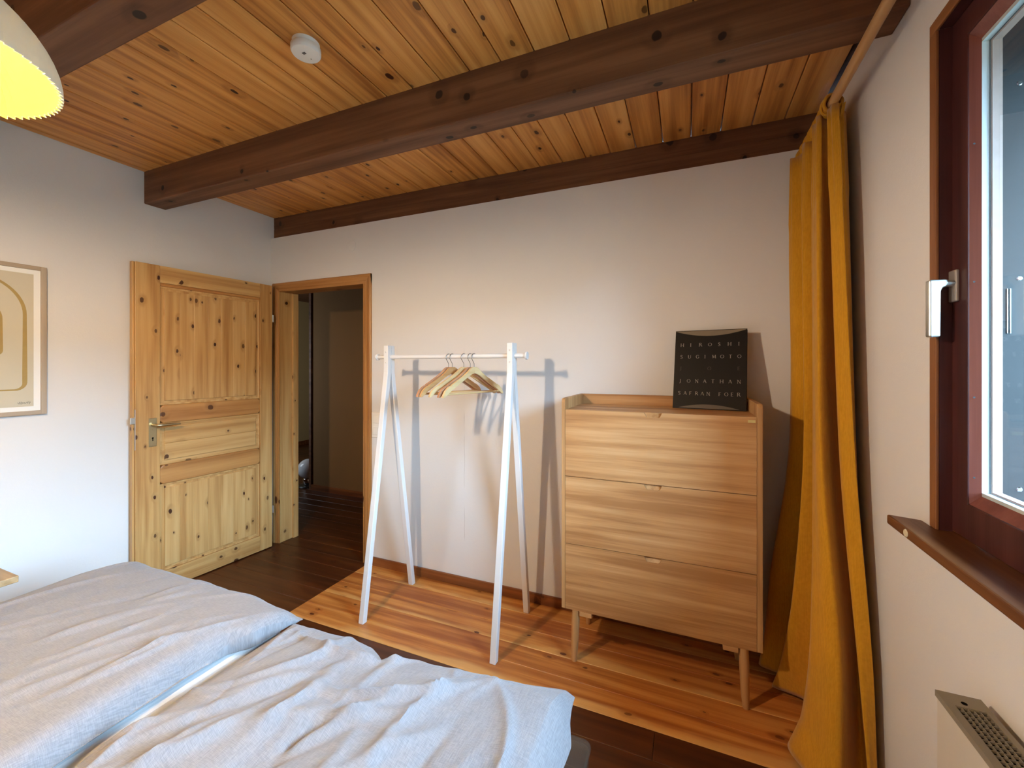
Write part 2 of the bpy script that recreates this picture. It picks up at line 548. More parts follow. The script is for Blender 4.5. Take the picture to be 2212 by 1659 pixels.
def shade_mats():
    t = NT('lamp_shade_paper')
    t.setp(Base_Color=(0.70, 0.71, 0.67), Roughness=0.85)
    tl = t.n('ShaderNodeBsdfTranslucent')
    tl.inputs[0].default_value = (0.8, 0.8, 0.74, 1)
    mx = t.n('ShaderNodeMixShader')
    mx.inputs[0].default_value = 0.045
    t.link(t.b.outputs[0], mx.inputs[1])
    t.link(tl.outputs[0], mx.inputs[2])
    t.link(mx.outputs[0], t.out.inputs['Surface'])
    t2 = NT('lamp_glow_lining')
    t2.setp(Base_Color=(0.80, 0.60, 0.012), Roughness=0.9, Specular_IOR_Level=0.0)  # bulb's warm glow painted in as a saturated yellow
    tl2 = t2.n('ShaderNodeBsdfTranslucent')
    tl2.inputs[0].default_value = (0.8, 0.72, 0.55, 1)
    mx2 = t2.n('ShaderNodeMixShader')
    mx2.inputs[0].default_value = 0.10
    t2.link(t2.b.outputs[0], mx2.inputs[1])
    t2.link(tl2.outputs[0], mx2.inputs[2])
    t2.link(mx2.outputs[0], t2.out.inputs['Surface'])
    t3 = NT('lamp_bulb')
    em = t3.n('ShaderNodeEmission')
    em.inputs[0].default_value = (1.0, 0.775, 0.56, 1)
    em.inputs[1].default_value = BULB
    t3.link(em.outputs[0], t3.out.inputs['Surface'])
    return t.m, t2.m, t3.m


M['shade'], M['lining'], M['bulb'] = shade_mats()

# ------------------------------------------------------------------ the setting
XL, XR, YB, YF, ZC = -3.014, 0.5585, 2.29, -1.05, 2.5386

# floor slab and its boards
floor = struct(MB().box(-6.3, 0.70, YF - 0.1, 6.1, -0.10, -0.020).build('floor', M['floor_old']))


def plank_mesh(name, L, W, T, mat, axis='x', ch=0.0016, up=True):
    ch = ch if up else 0.003
    """a board with eased long edges on the face that shows; local origin at its middle on the shown face"""
    s = 1 if up else -1
    prof = [(-W / 2, -s * T), (W / 2, -s * T), (W / 2, -s * ch), (W / 2 - ch, 0), (-W / 2 + ch, 0), (-W / 2, -s * ch)]
    b = MB()
    if axis == 'x':
        b.prism(prof, 'x', -L / 2, L / 2)
    else:
        b.prism(prof, 'y', -L / 2, L / 2)
    o = b.build(name, mat, local=True)
    return o


proto = {}


def plank(name, L, W, T, mat, loc, parent, axis='x', up=True):
    key = (name, round(L, 3), round(W, 3), mat.name)
    if key not in proto:
        o = plank_mesh(name, L, W, T, mat, axis, up=up)
        proto[key] = o.data
    else:
        o = bpy.data.objects.new(name, proto[key])
        C.collection.objects.link(o)
    o.parent = parent
    o.location = loc
    return o


def board_rows(x0, x1, y0, y1, n, mat, cuts, gap=0.0016):
    W = (y1 - y0) / n
    for r in range(n):
        xs = [x0] + [c for c in cuts(r) if x0 + 0.25 < c < x1 - 0.25] + [x1]
        for a, b in zip(xs, xs[1:]):
            plank('floor_board', (b - a) - gap, W - gap, 0.019, mat, ((a + b) / 2, y0 + (r + 0.5) * W, 0.0), floor)


rr = random.Random(3)
board_rows(-2.045, XR, 1.655, YB, 5, M['floor_new'], lambda r: [])
board_rows(XL, -2.045, 1.655, YB, 5, M['floor_old'], lambda r: [])
board_rows(XL, XR, YF, 1.655, 21, M['floor_old'], lambda r: [rr.choice([-2.1, -1.3, -0.55, 0.0]) + rr.uniform(-.2, .2)])
board_rows(-6.2, -1.0, YB, 3.42, 9, M['floor_old'], lambda r: [rr.choice([-4.6, -3.7, -2.9]) + rr.uniform(-.2, .2)])
board_rows(-6.2, -3.0, 3.42, 6.0, 20, M['floor_old'], lambda r: [])

# walls
struct(MB().box(XL - 0.12, XL, YF, 2.46, 0, 2.60).build('wall_left', M['wall']))
b = MB()
b.box(XL, -2.955, YB, 2.431, 0, 2.371)
b.box(-2.045, XR, YB, 2.431, 0, 2.371)
b.box(-2.955, -2.045, YB, 2.431, 1.985, 2.371)
struct(b.build('wall_back', M['wall_crack']))
WY0, WY1, WZ0, WZ1 = 0.09, 1.361, 0.974, 2.213
b = MB()
b.box(XR, 0.655, WY1, 2.60, 0, 2.510)
b.box(XR, 0.655, YF, WY0, 0, 2.510)
b.box(XR, 0.655, WY0, WY1, 0, 0.949)
b.box(XR, 0.655, WY0, WY1, WZ1, 2.510)
struct(b.build('wall_right', M['wall']))
struct(MB().box(XL - 0.12, 0.70, YF - 0.12, YF, 0, 2.60).build('wall_front', M['wall']))
# ceiling: dark deck above, boards and beams below it
ceiling = struct(MB().box(XL - 0.1, 0.70, YF - 0.1, 2.50, 2.560, 2.66).build('ceiling', M['beam']))
x = -0.118 + 0.1355 * 5
while x > XL - 0.02:
    x0 = max(x - 0.1355, XL)
    x1 = min(x, XR + 0.03)
    if x1 - x0 > 0.03:
        plank('ceiling_board', 3.43, x1 - x0 - 0.0042, 0.016, M['ceil'], ((x0 + x1) / 2, (YF + 2.38) / 2, ZC), ceiling, 'y', up=False)
    x -= 0.1355
for y0 in (1.459, 0.602, -0.255):
    o = MB().box(-1.80, 1.80, -0.0572, 0.0572, 0, 0.197).build('beam', M['beam'], local=True, bevel=0.006)
    o.parent = ceiling
    o.location = ((XL + XR) / 2, y0 + 0.0572, 2.3474)
    o.scale = ((XR - XL) / 3.6, 1, 1)
b = MB()
b.box(XL, XR, 2.318, 2.43, 2.371, 2.452)
b.box(XL, XR, 2.3205, 2.43, 2.452, 2.456)
b.box(XL, XR, 2.318, 2.43, 2.456, 2.541)
b.build('wall_beam', M['beam'], ceiling)
# black filler above the right wall; the gap's shade is in its colour
struct(MB().box(0.60, 0.655, YF, 2.5, 2.510, 2.60).build('gap_shade_strip', M['slot_shade']))

# baseboards
struct(MB().box(-2.012, XR, YB - 0.014, YB, 0, 0.058).build('baseboard_back', M['base'], bevel=0.003))
b = MB()
b.box(XL, XL + 0.014, YF, YB, 0, 0.058)
struct(b.build('baseboard_left', M['base'], bevel=0.003))
struct(MB().box(XR - 0.014, XR, YF, YB - 0.014, 0, 0.058).build('baseboard_right', M['base'], bevel=0.003))

# door lining and casing
dframe = struct(MB().box(-2.945, -2.912, YB - 0.004, 2.446, 0, 1.957).build('trim_2', M['pine_z'], bevel=0.002))
b = MB()
b.box(-2.088, -2.055, YB - 0.004, 2.446, 0, 1.957)
b.build('jamb', M['pine_case_z'], dframe, bevel=0.002)
b = MB()
b.box(-2.945, -2.055, YB - 0.004, 2.446, 1.952, 1.984)
b.build('head_jamb', M['pine_case_x'], dframe, bevel=0.002)


def casing_prof(w):
    return [(0, 0), (w, 0), (w, 0.012), (w - 0.006, 0.016), (w - 0.020, 0.016), (w - 0.024, 0.013), (0.022, 0.011), (0.018, 0.008), (0.010, 0.008), (0.0, 0.004)]


# casing members: profile runs from opening edge (0) outwards
W_ = 0.066
pr = casing_prof(W_)
MB().prism([(-2.079 + a, YB - h) for a, h in pr], 'z', 0, 2.012 - 0.0005).build('casing_side', M['pine_case_z'], dframe)
MB().prism([(-2.912 - a, YB - h) for a, h in pr], 'z', 0, 2.012 - 0.0005).build('casing_side', M['pine_case_z'], dframe)
MB().prism([(YB - h - 0.0006, 1.946 + a) for a, h in pr], 'x', -2.978, -2.013).build('casing_head', M['pine_case_x'], dframe)
MB().box(-2.912, -2.9, 2.40, 2.446, 0, 1.952).build('stop_strip', M['pine_z'], dframe)

# hall and room beyond the doorway
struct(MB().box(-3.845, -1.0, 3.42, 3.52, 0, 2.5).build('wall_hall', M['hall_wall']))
struct(MB().box(-3.875, -3.845, 3.405, 3.535, 0, 2.5).build('trim_3', M['beam']))
struct(MB().box(-3.845, -1.0, 3.406, 3.42, 0, 0.06).build('baseboard_hall', M['base']))
struct(MB().box(-6.3, -6.2, 2.4, 6.1, 0, 2.5).build('wall_far', plaster('plaster_far', (0.62, 0.47, 0.22))))
struct(MB().box(-6.2, -6.186, 2.43, 6.0, 0, 0.07).build('baseboard_far', M['base']))
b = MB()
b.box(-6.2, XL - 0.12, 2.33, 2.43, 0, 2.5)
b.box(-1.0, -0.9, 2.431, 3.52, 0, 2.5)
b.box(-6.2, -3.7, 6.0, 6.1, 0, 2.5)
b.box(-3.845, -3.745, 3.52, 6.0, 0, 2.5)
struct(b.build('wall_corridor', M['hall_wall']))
struct(MB().box(-6.3, -0.9, 2.431, 6.1, 2.5, 2.6).build('ceiling_hall', M['beam']))

# outside: ground, hillside, eave
struct(MB().box(0.9, 140, -90, 90, -3.3, -3.0).build('ground', M['ground']))
b = MB()
hx = []
N = 40
for i in range(N + 1):
    y = -120 + 240 * i / N
    h = 10.5 + 2.2 * math.sin(i * 0.9) + 1.3 * math.sin(i * 2.3 + 1)
    hx += [(48 + 3 * math.sin(i * .6), y, -3.0), (62, y, h * 0.75), (85, y, h + 6), (100, y, -3.0)]
b.add(hx, [(4 * i + k, 4 * i + k + 1, 4 * i + k + 5, 4 * i + k + 4) for i in range(N) for k in range(3)])
struct(b.build('hillside', M['hill'], smooth=True))

# ------------------------------------------------------------------ window on the right
GY0, GY1, GZ0, GZ1 = 0.17, 1.262, 1.088, 2.092
b = MB()
b.prism([(0.5555, 1.361), (0.5555, 1.332), (0.562, 1.332), (0.562, 1.361)], 'z', WZ0, 2.184)
win = struct(b.build('window_1', M['win_trim'], bevel=0.0015))
MB().box(0.5622, 0.66, 1.3318, 1.361, WZ0, 2.184).build('jamb', M['win_red'], win)
MB().prism([(0.5555, WY0), (0.5555, WY0 + 0.029), (0.66, WY0 + 0.029), (0.66, WY0)], 'z', WZ0, 2.184).build('trim_side', M['win_trim'], win, bevel=0.0015)
MB().box(0.5622, 0.66, WY0 + .03, 1.3316, 2.184, 2.213).build('head_jamb', M['win_red'], win)
MB().box(0.5555, 0.562, WY0, 1.361, 2.184, 2.213).build('trim_head', wood('window_head_wood', (0.36, 0.165, 0.065), (0.29, 0.120, 0.044), (0.19, 0.068, 0.024), 'y', kd=-1.0, ring=30, rough=0.4), win, bevel=0.0015)
so = (WY0 + 0.030, 1.3315, WZ0 + 0.002, 2.183)
si = (GY0 - 0.012, 1.272, 1.058, 2.122)
MB().ring(so, si, 0.585, 0.585, 0.64).build('sash', M['win_red'], win, bevel=0.002)
bi = (GY0, GY1, GZ0, GZ1)
MB().ring((si[0], si[1], si[2], si[3]), (GY0 - .004, 1.262, 1.080, 2.100), 0.588, 0.604, 0.6045).build('glazing_bead', M['win_bead'], win)
MB().ring((si[0], si[1], si[2], si[3]), bi, 0.6046, 0.6046, 0.6165).build('spacer_bar', M['alu'], win)
MB().ring((si[0], si[1], si[2], si[3]), bi, 0.6168, 0.6168, 0.6195).build('gasket', M['gasket'], win)
MB().ring((si[0], si[1], si[2], si[3]), (GY0 + .004, 1.2575, GZ0 + .004, GZ1 - .004), 0.6197, 0.6197, 0.636).build('outer_bead', M['outer_wood'], win)
MB().box(0.6125, 0.6145, GY0, GY1, GZ0, GZ1).build('pane', M['glass'], win)
ob = MB().box(0.662, 1.41, 1.33, 1.352, 0.93, 2.3).build('outer_board', M['grey_panel'], win)  # real board at its inner edge; outward depth is invented
MB().box(0.662, 1.41, 0.075, 0.097, 0.93, 2.3).build('outer_board', M['grey_panel'], win)  # unseen near board, added to block oblique daylight
MB().box(0.662, 1.41, 0.098, 1.329, 2.215, 2.237).build('added_head_board', M['grey_panel'], win)  # unseen head board, added to cut light from high sky
MB().prism([(0.66, 0.968), (0.66, 0.945), (1.41, 0.915), (1.41, 0.938)], 'y', 0.098, 1.329).build('added_outer_sill', M['grey_panel'], win)  # unseen, added with the rest of the invented surround
for z in (2.018, 1.571, 1.088):
    MB().lathe([(0.0, -0.0016), (0.004, -0.0016), (0.0055, 0.0)], (0.701, 1.33, z), 14, 'y').build('screw', M['chrome'], ob)
for dx in (0.0, 0.005):  # two thin pale upright strips on the board
    MB().box(0.679 + dx, 0.681 + dx, 1.3285, 1.33, 1.446, 1.549).build('pale_strip', M['alu'], ob)
# handle
hb = MB().box(0.577, 0.5852, 1.300, 1.330, 1.522, 1.597).build('handle_rosette', M['rosette'], win, bevel=0.003)
MB().tube([(0.579, 1.309, 1.566), (0.562, 1.309, 1.566), (0.545, 1.309, 1.566)], 0.0085, 14).build('handle_neck', M['satin'], hb, smooth=True)
b = MB()
b.prism([(0.530, 1.5755), (0.530, 1.4400), (0.5345, 1.4385), (0.5515, 1.4395), (0.5525, 1.548), (0.556, 1.556), (0.564, 1.558), (0.564, 1.5755)], 'y', 1.299, 1.319)
b.build('handle_lever', M['satin'], hb, bevel=0.004, seg=3)
for y in (1.2665,):
    for z in (1.87, 1.56, 1.30, 1.12):
        MB().lathe([(0.0, 0), (0.0022, 0.0)], (0.594, y, z), 8, 'y').build('nail_hole', M['gasket'], win)

# sill board
b = MB()
b.prism([(0.493, 1.423), (0.493, -0.03), (0.600, -0.03), (0.600, 1.3605), (0.5580, 1.3605), (0.5580, 1.402)], 'z', 0.949, 0.974)
sill = struct(b.build('sill_1', M['sill'], bevel=0.004))
MB().lathe([(0.0, -0.0022), (0.0085, -0.002), (0.0098, 0.0)], (0.493, 1.315, 0.962), 18, 'x').build('plug', plain('cream_plug', (0.72, 0.62, 0.40), 0.5), sill)

# ------------------------------------------------------------------ open pine door
A_ = Vector((-2.902, 2.217))
B_ = Vector((-2.955, 1.378))
dang = math.atan2(A_.y - B_.y, A_.x - B_.x)
DW, DH, DT = (A_ - B_).length, 1.975, 0.038
door = struct(empty('door_1', (B_.x, B_.y, 0.006), rz=dang))
# local: x along the width (0 = free edge), y = 0 is the face to the room, +y goes to the wall, z up
def dpart(mb, name, mat, parent=None, **k):
    o = mb.build(name, mat, local=True, **k)
    o.parent = parent or door
    return o


def dbox(x0, x1, z0, z1, y0, y1):
    return MB().box(x0, x1, y0, y1, z0, z1)


def dbev(x0, x1, z0, z1, yf, yb, c, d):
    """raised field: front face at yf inset by c, edges fall back by d"""
    v = [(x0, yf + d, z0), (x1, yf + d, z0), (x1, yf + d, z1), (x0, yf + d, z1), (x0 + c, yf, z0 + c), (x1 - c, yf, z0 + c), (x1 - c, yf, z1 - c), (x0 + c, yf, z1 - c),
         (x0, yb, z0), (x1, yb, z0), (x1, yb, z1), (x0, yb, z1)]
    f = [(4, 5, 6, 7), (0, 1, 5, 4), (1, 2, 6, 5), (2, 3, 7, 6), (3, 0, 4, 7), (0, 8, 9, 1), (1, 9, 10, 2), (2, 10, 11, 3), (3, 11, 8, 0), (8, 11, 10, 9)]
    return MB().add(v, f)


dpart(dbox(0.012, 0.132, 0, DH, 0, DT), 'stile', M['pine_z'], bevel=0.002)
dpart(dbox(0.0, 0.0118, 0, DH, 0.010, DT), 'rebate_edge', M['pine_z'], bevel=0.002)
dpart(dbox(0.748, DW, 0, DH, 0, DT), 'stile', M['pine_z'], bevel=0.002)
dpart(dbox(0.1322, 0.7478, 1.872, DH, 0, DT), 'rail', M['pine_x'], bevel=0.002)
dpart(dbox(0.1322, 0.7478, 0, 0.112, 0, DT), 'rail', M['pine_x'], bevel=0.002)


def octo_rail(z0, z1):
    c = 0.016
    x0, x1 = 0.1322, 0.7478
    poly = [(x0 + c, z0), (x1 - c, z0), (x1, z0 + c), (x1, z1 - c), (x1 - c, z1), (x0 + c, z1), (x0, z1 - c), (x0, z0 + c)]
    return MB().prism(poly, 'y', 0.001, DT)


dpart(octo_rail(1.017, 1.127), 'rail', M['pine_rail'], bevel=0.006)
dpart(octo_rail(0.645, 0.762), 'rail', M['pine_rail'], bevel=0.006)
dpart(dbox(0.1322, 0.7478, 1.852, 1.872, 0.004, DT), 'moulding', M['pine_rail'], bevel=0.004)
def panel(z0, z1, mat, nbo, hor=False):
    x0, x1 = 0.1322, 0.7478
    pn = dpart(dbox(x0, x1, z0, z1, 0.012, DT - 0.006), 'panel', mat)
    f = 0.026
    if hor:
        w_ = (z1 - z0 - 2 * f) / nbo
        for i in range(nbo):
            o = dbev(x0 + f, x1 - f, z0 + f + i * w_, z0 + f + (i + 1) * w_, 0.006, 0.0125, 0.004, 0.003).build('board', mat, local=True)
            o.parent = pn
    else:
        w_ = (x1 - x0 - 2 * f) / nbo
        for i in range(nbo):
            o = dbev(x0 + f + i * w_, x0 + f + (i + 1) * w_, z0 + f, z1 - f, 0.006 + 0.0004 * (i % 2), 0.0125, 0.0012, 0.0008).build('board', mat, local=True)
            o.parent = pn
    dpart(MB().box(x0, x1, 0.008, 0.013, z0, z0 + 0.012).box(x0, x1, 0.008, 0.013, z1 - 0.012, z1).box(x0, x0 + 0.012, 0.008, 0.013, z0 + .012, z1 - .012).box(x1 - 0.012, x1, 0.008, 0.013, z0 + .012, z1 - .012), 'panel_moulding', mat, bevel=0.003)


panel(1.127, 1.852, M['pine_z'], 7)
panel(0.762, 1.017, M['pine_x'], 2, True)
panel(0.112, 0.645, M['pine_z'], 7)
lock = dpart(MB().box(0.0745, 0.114, -0.003, 0.0, 0.884, 1.054), 'lock_plate', M['brass'], bevel=0.002)
dpart(MB().lathe([(0.0, -0.0042), (0.0028, -0.0042), (0.0035, -0.003)], (0.094, 0, 0.985), 12, 'y'), 'screw', M['brass'], lock)
dpart(MB().lathe([(0.0, -0.0038), (0.0028, -0.0038), (0.003, -0.003)], (0.094, 0, 0.893), 12, 'y'), 'screw', M['brass'], lock)
kh = MB().lathe([(0.0, -0.0036), (0.0048, -0.0036), (0.005, -0.003)], (0.094, 0, 0.935), 14, 'y')
kh.box(0.0918, 0.0962, -0.0036, -0.003, 0.918, 0.935)
dpart(kh, 'keyhole', M['slot_shade'], lock)
lev = MB().tube([(0.094, -0.002, 1.014), (0.094, -0.034, 1.014), (0.096, -0.045, 1.014), (0.104, -0.051, 1.013), (0.125, -0.052, 1.012), (0.17, -0.050, 1.012), (0.215, -0.048, 1.010)],
                [0.0095, 0.0085, 0.0085, 0.009, 0.009, 0.0085, 0.006], 12)
dpart(lev, 'door_handle', M['brass'], lock, smooth=True)
dpart(MB().box(0.0095, 0.0125, 0.0, 0.012, 0.876, 1.112), 'lock_strip', M['rosette'])
dpart(MB().box(-0.010, 0.0125, 0.002, 0.0095, 1.028, 1.066), 'latch', M['satin'], bevel=0.002)
for z in (1.70, 0.25):
    dpart(MB().tube([(DW + 0.010, 0.006, z), (DW + 0.010, 0.006, z + 0.055)], 0.006, 10).box(DW - 0.001, DW + 0.010, 0.0055, 0.0075, z, z + 0.055), 'hinge', M['satin'])

# ------------------------------------------------------------------ chest of drawers
CX0, CX1, CY0, CY1 = -0.543, 0.274, 1.894, 2.270
chest = empty('chest_of_drawers', ((CX0 + CX1) / 2, (CY0 + CY1) / 2, 0), 'oak chest of three drawers on tapered legs against the white wall', 'chest of drawers')


def side_poly(r=0.018):
    p = [(CY0, 0.241), (CY1, 0.241), (CY1, 1.221)]
    for k in range(7):
        a = math.radians(90 + 90 * k / 6)
        p.append((CY0 + r + r * math.cos(a), 1.221 - r + r * math.sin(a)))
    return p


MB().prism(side_poly(), 'x', CX0, CX0 + 0.017).build('side_panel', M['oak_z'], chest, bevel=0.0015)
MB().prism(side_poly(), 'x', CX1 - 0.020, CX1).build('side_panel', M['oak_z'], chest, bevel=0.0015)
MB().box(CX0 + 0.0172, CX1 - 0.0202, CY1 - 0.018, CY1, 0.245, 1.221).build('back_panel', M['oak_x'], chest, bevel=0.0015)
MB().box(CX0 + 0.0172, CX1 - 0.0202, CY0 + 0.0185, CY1 - 0.0182, 1.150, 1.168).build('top_panel', M['oak_x'], chest)
MB().box(CX0 + 0.0172, CX1 - 0.0202, CY0 + 0.0185, CY1 - 0.0182, 0.241, 0.258).build('bottom_panel', M['oak_x'], chest)
dx0, dx1 = CX0 + 0.0182, CX1 - 0.0214
hc, hw, hd = -0.138, 0.037, 0.021
for z0, z1 in ((0.8602, 1.169), (0.5472, 0.8572), (0.2415, 0.5442)):
    poly = [(dx0, z0), (dx1, z0), (dx1, z1), (hc + hw, z1), (hc + hw - 0.002, z1 - 0.008), (hc + hw - 0.008, z1 - hd + 0.003), (hc + hw - 0.014, z1 - hd), (hc - hw + 0.013, z1 - hd), (hc - hw, z1), (dx0, z1)]
    d = MB().prism(poly, 'y', CY0, CY0 + 0.018).build('drawer', M['oak_x'], chest)
    r = MB()
    r.add([(hc - hw - .004, CY0 + 0.0185, z1 - 0.001), (hc + hw + .004, CY0 + 0.0185, z1 - 0.001), (hc + hw, CY0 + 0.004, z1 - hd), (hc - hw, CY0 + 0.004, z1 - hd),
           (hc - hw - .004, CY0 + 0.024, z1 - 0.001), (hc + hw + .004, CY0 + 0.024, z1 - 0.001), (hc + hw, CY0 + 0.024, z1 - hd - .004), (hc - hw, CY0 + 0.024, z1 - hd - .004)],
          [(0, 1, 2, 3), (4, 7, 6, 5), (0, 4, 5, 1), (3, 2, 6, 7), (0, 3, 7, 4), (1, 5, 6, 2)])
    r.build('finger_recess', M['oak_y'], d)
    bx = MB()
    bx.box(dx0 + 0.02, dx1 - 0.02, CY0 + 0.03, CY1 - 0.03, z0 + 0.03, z1 - 0.06).build('drawer_box', M['oak_y'], d)
for lx, ly in ((-0.478, 1.912), (0.208, 1.912), (-0.478, 2.215), (0.208, 2.215)):
    sx = -1 if lx < 0 else 1
    sy = -1 if ly < 2 else 1
    MB().tube([(lx, ly, 0.241), (lx + 0.003 * sx, ly, 0.17), (lx + 0.006 * sx, ly - 0.003, 0.06), (lx + 0.009 * sx, ly - 0.005, 0.0)], [0.0185, 0.0185, 0.016, 0.0115], 16).build('leg', M['oak_z'], chest, smooth=True)
    MB().box(lx - 0.02 * sx, lx - 0.075 * sx, ly - 0.02, ly + 0.02, 0.222, 0.241).build('corner_block', M['oak_x'], chest)
MB().box(0.222, 0.2485, CY0 - 0.001, CY0 + 0.001, 1.146, 1.157).build('maker_plate', M['brass_plate'], chest)

# ------------------------------------------------------------------ book leaning on the chest
bk = empty('book', (0.0885, 2.150, 1.1685), 'large black art book with pale spaced capitals leaning on the chest', 'book')
bk.rotation_euler = (math.radians(-13.0), 0, math.radians(-9.0))
BW, BHh = 0.314, 0.388
o = MB().box(-BW / 2, BW / 2, 0.0, 0.003, 0, BHh).build('front_cover', M['book'], local=True, bevel=0.001); o.parent = bk
fc = o
o = MB().box(-BW / 2 + 0.004, BW / 2 - 0.005, 0.0032, 0.0208, 0.004, BHh - 0.004).build('pages', M['pages'], local=True); o.parent = bk
o = MB().box(-BW / 2, BW / 2, 0.021, 0.024, 0, BHh).box(-BW / 2, -BW / 2 + 0.003, 0.003, 0.021, 0, BHh).build('back_cover', M['book'], local=True); o.parent = bk


def lens(zbase, sgn, depth, w):
    n = 28
    pts = [(-w / 2 + w * i / n) for i in range(n + 1)]
    arc = [(x, zbase - sgn * depth * (1 - (2 * x / w) ** 2) - sgn * 0.001) for x in pts]
    base = [(x, zbase) for x in pts]
    b = MB()
    vs = [(x, -0.0006, z) for x, z in arc] + [(x, -0.0006, z) for x, z in base]
    b.add(vs, [(i, i + 1, n + 2 + i, n + 1 + i) for i in range(n)])
    return b


o = lens(BHh - 0.003, 1, 0.026, BW - 0.004).build('cover_print', M['book_band'], local=True); o.parent = fc
o = lens(0.004, -1, 0.018, BW * 0.82).build('cover_print', plain('book_brown_band', (0.085, 0.060, 0.038), 0.45), local=True); o.parent = fc

GL = {  # strokes: (x0, y0, x1, y1, weight); 'o' = ring
    'H': [(.12, 0, .12, 1, 1), (.82, 0, .82, 1, 1), (.12, .5, .82, .5, .45)],
    'I': [(.3, 0, .3, 1, 1)],
    'R': [(.15, 0, .15, 1, 1), (.15, 1, .5, 1, .5), (.5, 1, .64, .88, .9), (.64, .88, .64, .64, .9), (.64, .64, .5, .52, .9), (.5, .52, .15, .52, .5), (.42, .52, .85, 0, 1)],
    'O': ['o'],
    'S': [(.62, .82, .5, .98, .6), (.5, .98, .26, .98, .6), (.26, .98, .13, .84, .9), (.13, .84, .18, .66, 1), (.18, .66, .55, .4, 1), (.55, .4, .62, .2, 1), (.62, .2, .5, .03, .8), (.5, .03, .22, .03, .6), (.22, .03, .1, .2, .6)],
    'U': [(.14, 1, .14, .28, 1), (.14, .28, .28, .05, .8), (.28, .05, .58, .05, .6), (.58, .05, .74, .28, .6), (.74, .28, .74, 1, .6)],
    'G': [(.82, .82, .62, .97, .6), (.62, .97, .35, .97, .6), (.35, .97, .13, .75, .9), (.13, .75, .1, .4, 1), (.1, .4, .3, .06, .9), (.3, .06, .6, .03, .6), (.6, .03, .8, .15, .6), (.8, .15, .8, .42, 1), (.58, .42, .88, .42, .4)],
    'M': [(.1, 0, .16, 1, .5), (.16, 1, .5, .1, 1), (.5, .1, .86, 1, .5), (.86, 1, .94, 0, 1)],
    'T': [(.4, 0, .4, 1, 1), (.04, .97, .78, .97, .5)],
    'J': [(.34, 1, .34, .1, 1), (.34, .1, .24, -.15, .8), (.24, -.15, .06, -.22, .6)],
    'N': [(.12, 0, .12, 1, .5), (.12, 1, .8, .02, 1), (.8, .02, .8, 1, .5)],
    'A': [(.04, 0, .42, 1, .5), (.42, 1, .82, 0, 1), (.2, .36, .66, .36, .4)],
    'F': [(.15, 0, .15, 1, 1), (.15, .97, .62, .97, .5), (.15, .52, .52, .52, .45)],
    'E': [(.15, 0, .15, 1, 1), (.15, .97, .62, .97, .5), (.15, .52, .54, .52, .45), (.15, .03, .66, .03, .5)],
}


def letter(b, ch, cx, z, h):
    w_ = 0.016 * h / 0.0165

    def seg(x0, y0, x1, y1, t):
        p, q = Vector((x0, y0)), Vector((x1, y1))
        d_ = (q - p).normalized()
        n_ = Vector((-d_.y, d_.x)) * t / 2
        vs = [(cx + (a.x - 0.4) * h, -0.0006, z + a.y * h) for a in (p - n_, q - n_, q + n_, p + n_)]
        b.add(vs, [(0, 1, 2, 3)])
    for s in GL[ch]:
        if s == 'o':
            n = 20
            vs, fs = [], []
            for k in range(n):
                a = 2 * math.pi * k / n
                t = 0.06 + 0.07 * abs(math.cos(a))
                for rr_ in (0.5, 0.5 - t):
                    vs.append((cx + (0.45 + rr_ * math.cos(a) - 0.4) * h, -0.0006, z + (0.5 + rr_ * math.sin(a)) * h))
            for k in range(n):
                j = (k + 1) % n
                fs.append((2 * k, 2 * j, 2 * j + 1, 2 * k + 1))
            b.add(vs, fs)
        else:
            seg(*s[:4], 0.15 * s[4])
            if abs(s[0] - s[2]) < 0.02 and abs(s[1] - s[3]) > 0.7 and ch != 'U':
                for yy in (s[1], s[3]):
                    if 0 <= yy <= 1:
                        seg(s[0] - 0.13, abs(yy - 0.025), s[0] + 0.13, abs(yy - 0.025), 0.06)


def line(txt, z, mat, x0=-0.125, x1=0.125, h=0.0165):
    b = MB()
    n = len(txt)
    for i, ch in enumerate(txt):
        if ch != ' ':
            letter(b, ch, x0 + (x1 - x0) * i / (n - 1), z, h)
    o = b.build('cover_lettering', mat, local=True)
    o.parent = fc
    o['kind'] = 'stuff'


line('HIROSHI', 0.306, M['book_ink'])
line('SUGIMOTO', 0.246, M['book_ink'])
line('JOE', 0.188, M['book_dim'])
line('JONATHAN', 0.126, M['book_ink'])
line('SAFRAN FOER', 0.066, M['book_ink'], -0.128, 0.125)

# ------------------------------------------------------------------ clothes rack
RX0, RX1, RY = -1.600, -0.826, 1.966
rack = empty('clothes_rack', ((RX0 + RX1) / 2, RY, 0), 'white A-frame clothes rack with a round bar standing before the wall', 'clothes rack')
for xx in (RX0, RX1):
    for s in (-1, 1):
        yt, yf = RY + s * 0.0157, RY + s * 0.217
        hw_, hx_ = 0.0152, 0.0155
        zt, zk = 1.490, 1.335
        # straight head, then splayed leg
        v = []
        for (yy, zz) in ((yt, zt), (yt, zk), (yf, 0.0)):
            v += [(xx - hx_, yy - hw_, zz), (xx + hx_, yy - hw_, zz), (xx + hx_, yy + hw_, zz), (xx - hx_, yy + hw_, zz)]
        f = [(0, 1, 2, 3), (8, 11, 10, 9)]
        for a in (0, 4):
            for k in range(4):
                f.append((a + k, a + (k + 1) % 4, a + 4 + (k + 1) % 4, a + 4 + k))
        lg = MB().add(v, f).build('leg', M['rack'], rack, bevel=0.0025)
        if s < 0:
            for z in (1.452, 1.392):
                MB().lathe([(0.0, -0.0012), (0.0045, -0.0012), (0.0055, 0.0)], (xx, RY - 0.0309, z), 14, 'y').build('screw', plain('screw_white', (0.7, 0.7, 0.68), 0.4), lg)
                MB().lathe([(0.0, -0.0013), (0.0014, -0.0013)], (xx, RY - 0.0312, z), 8, 'y').build('screw_socket', M['slot_shade'], lg)
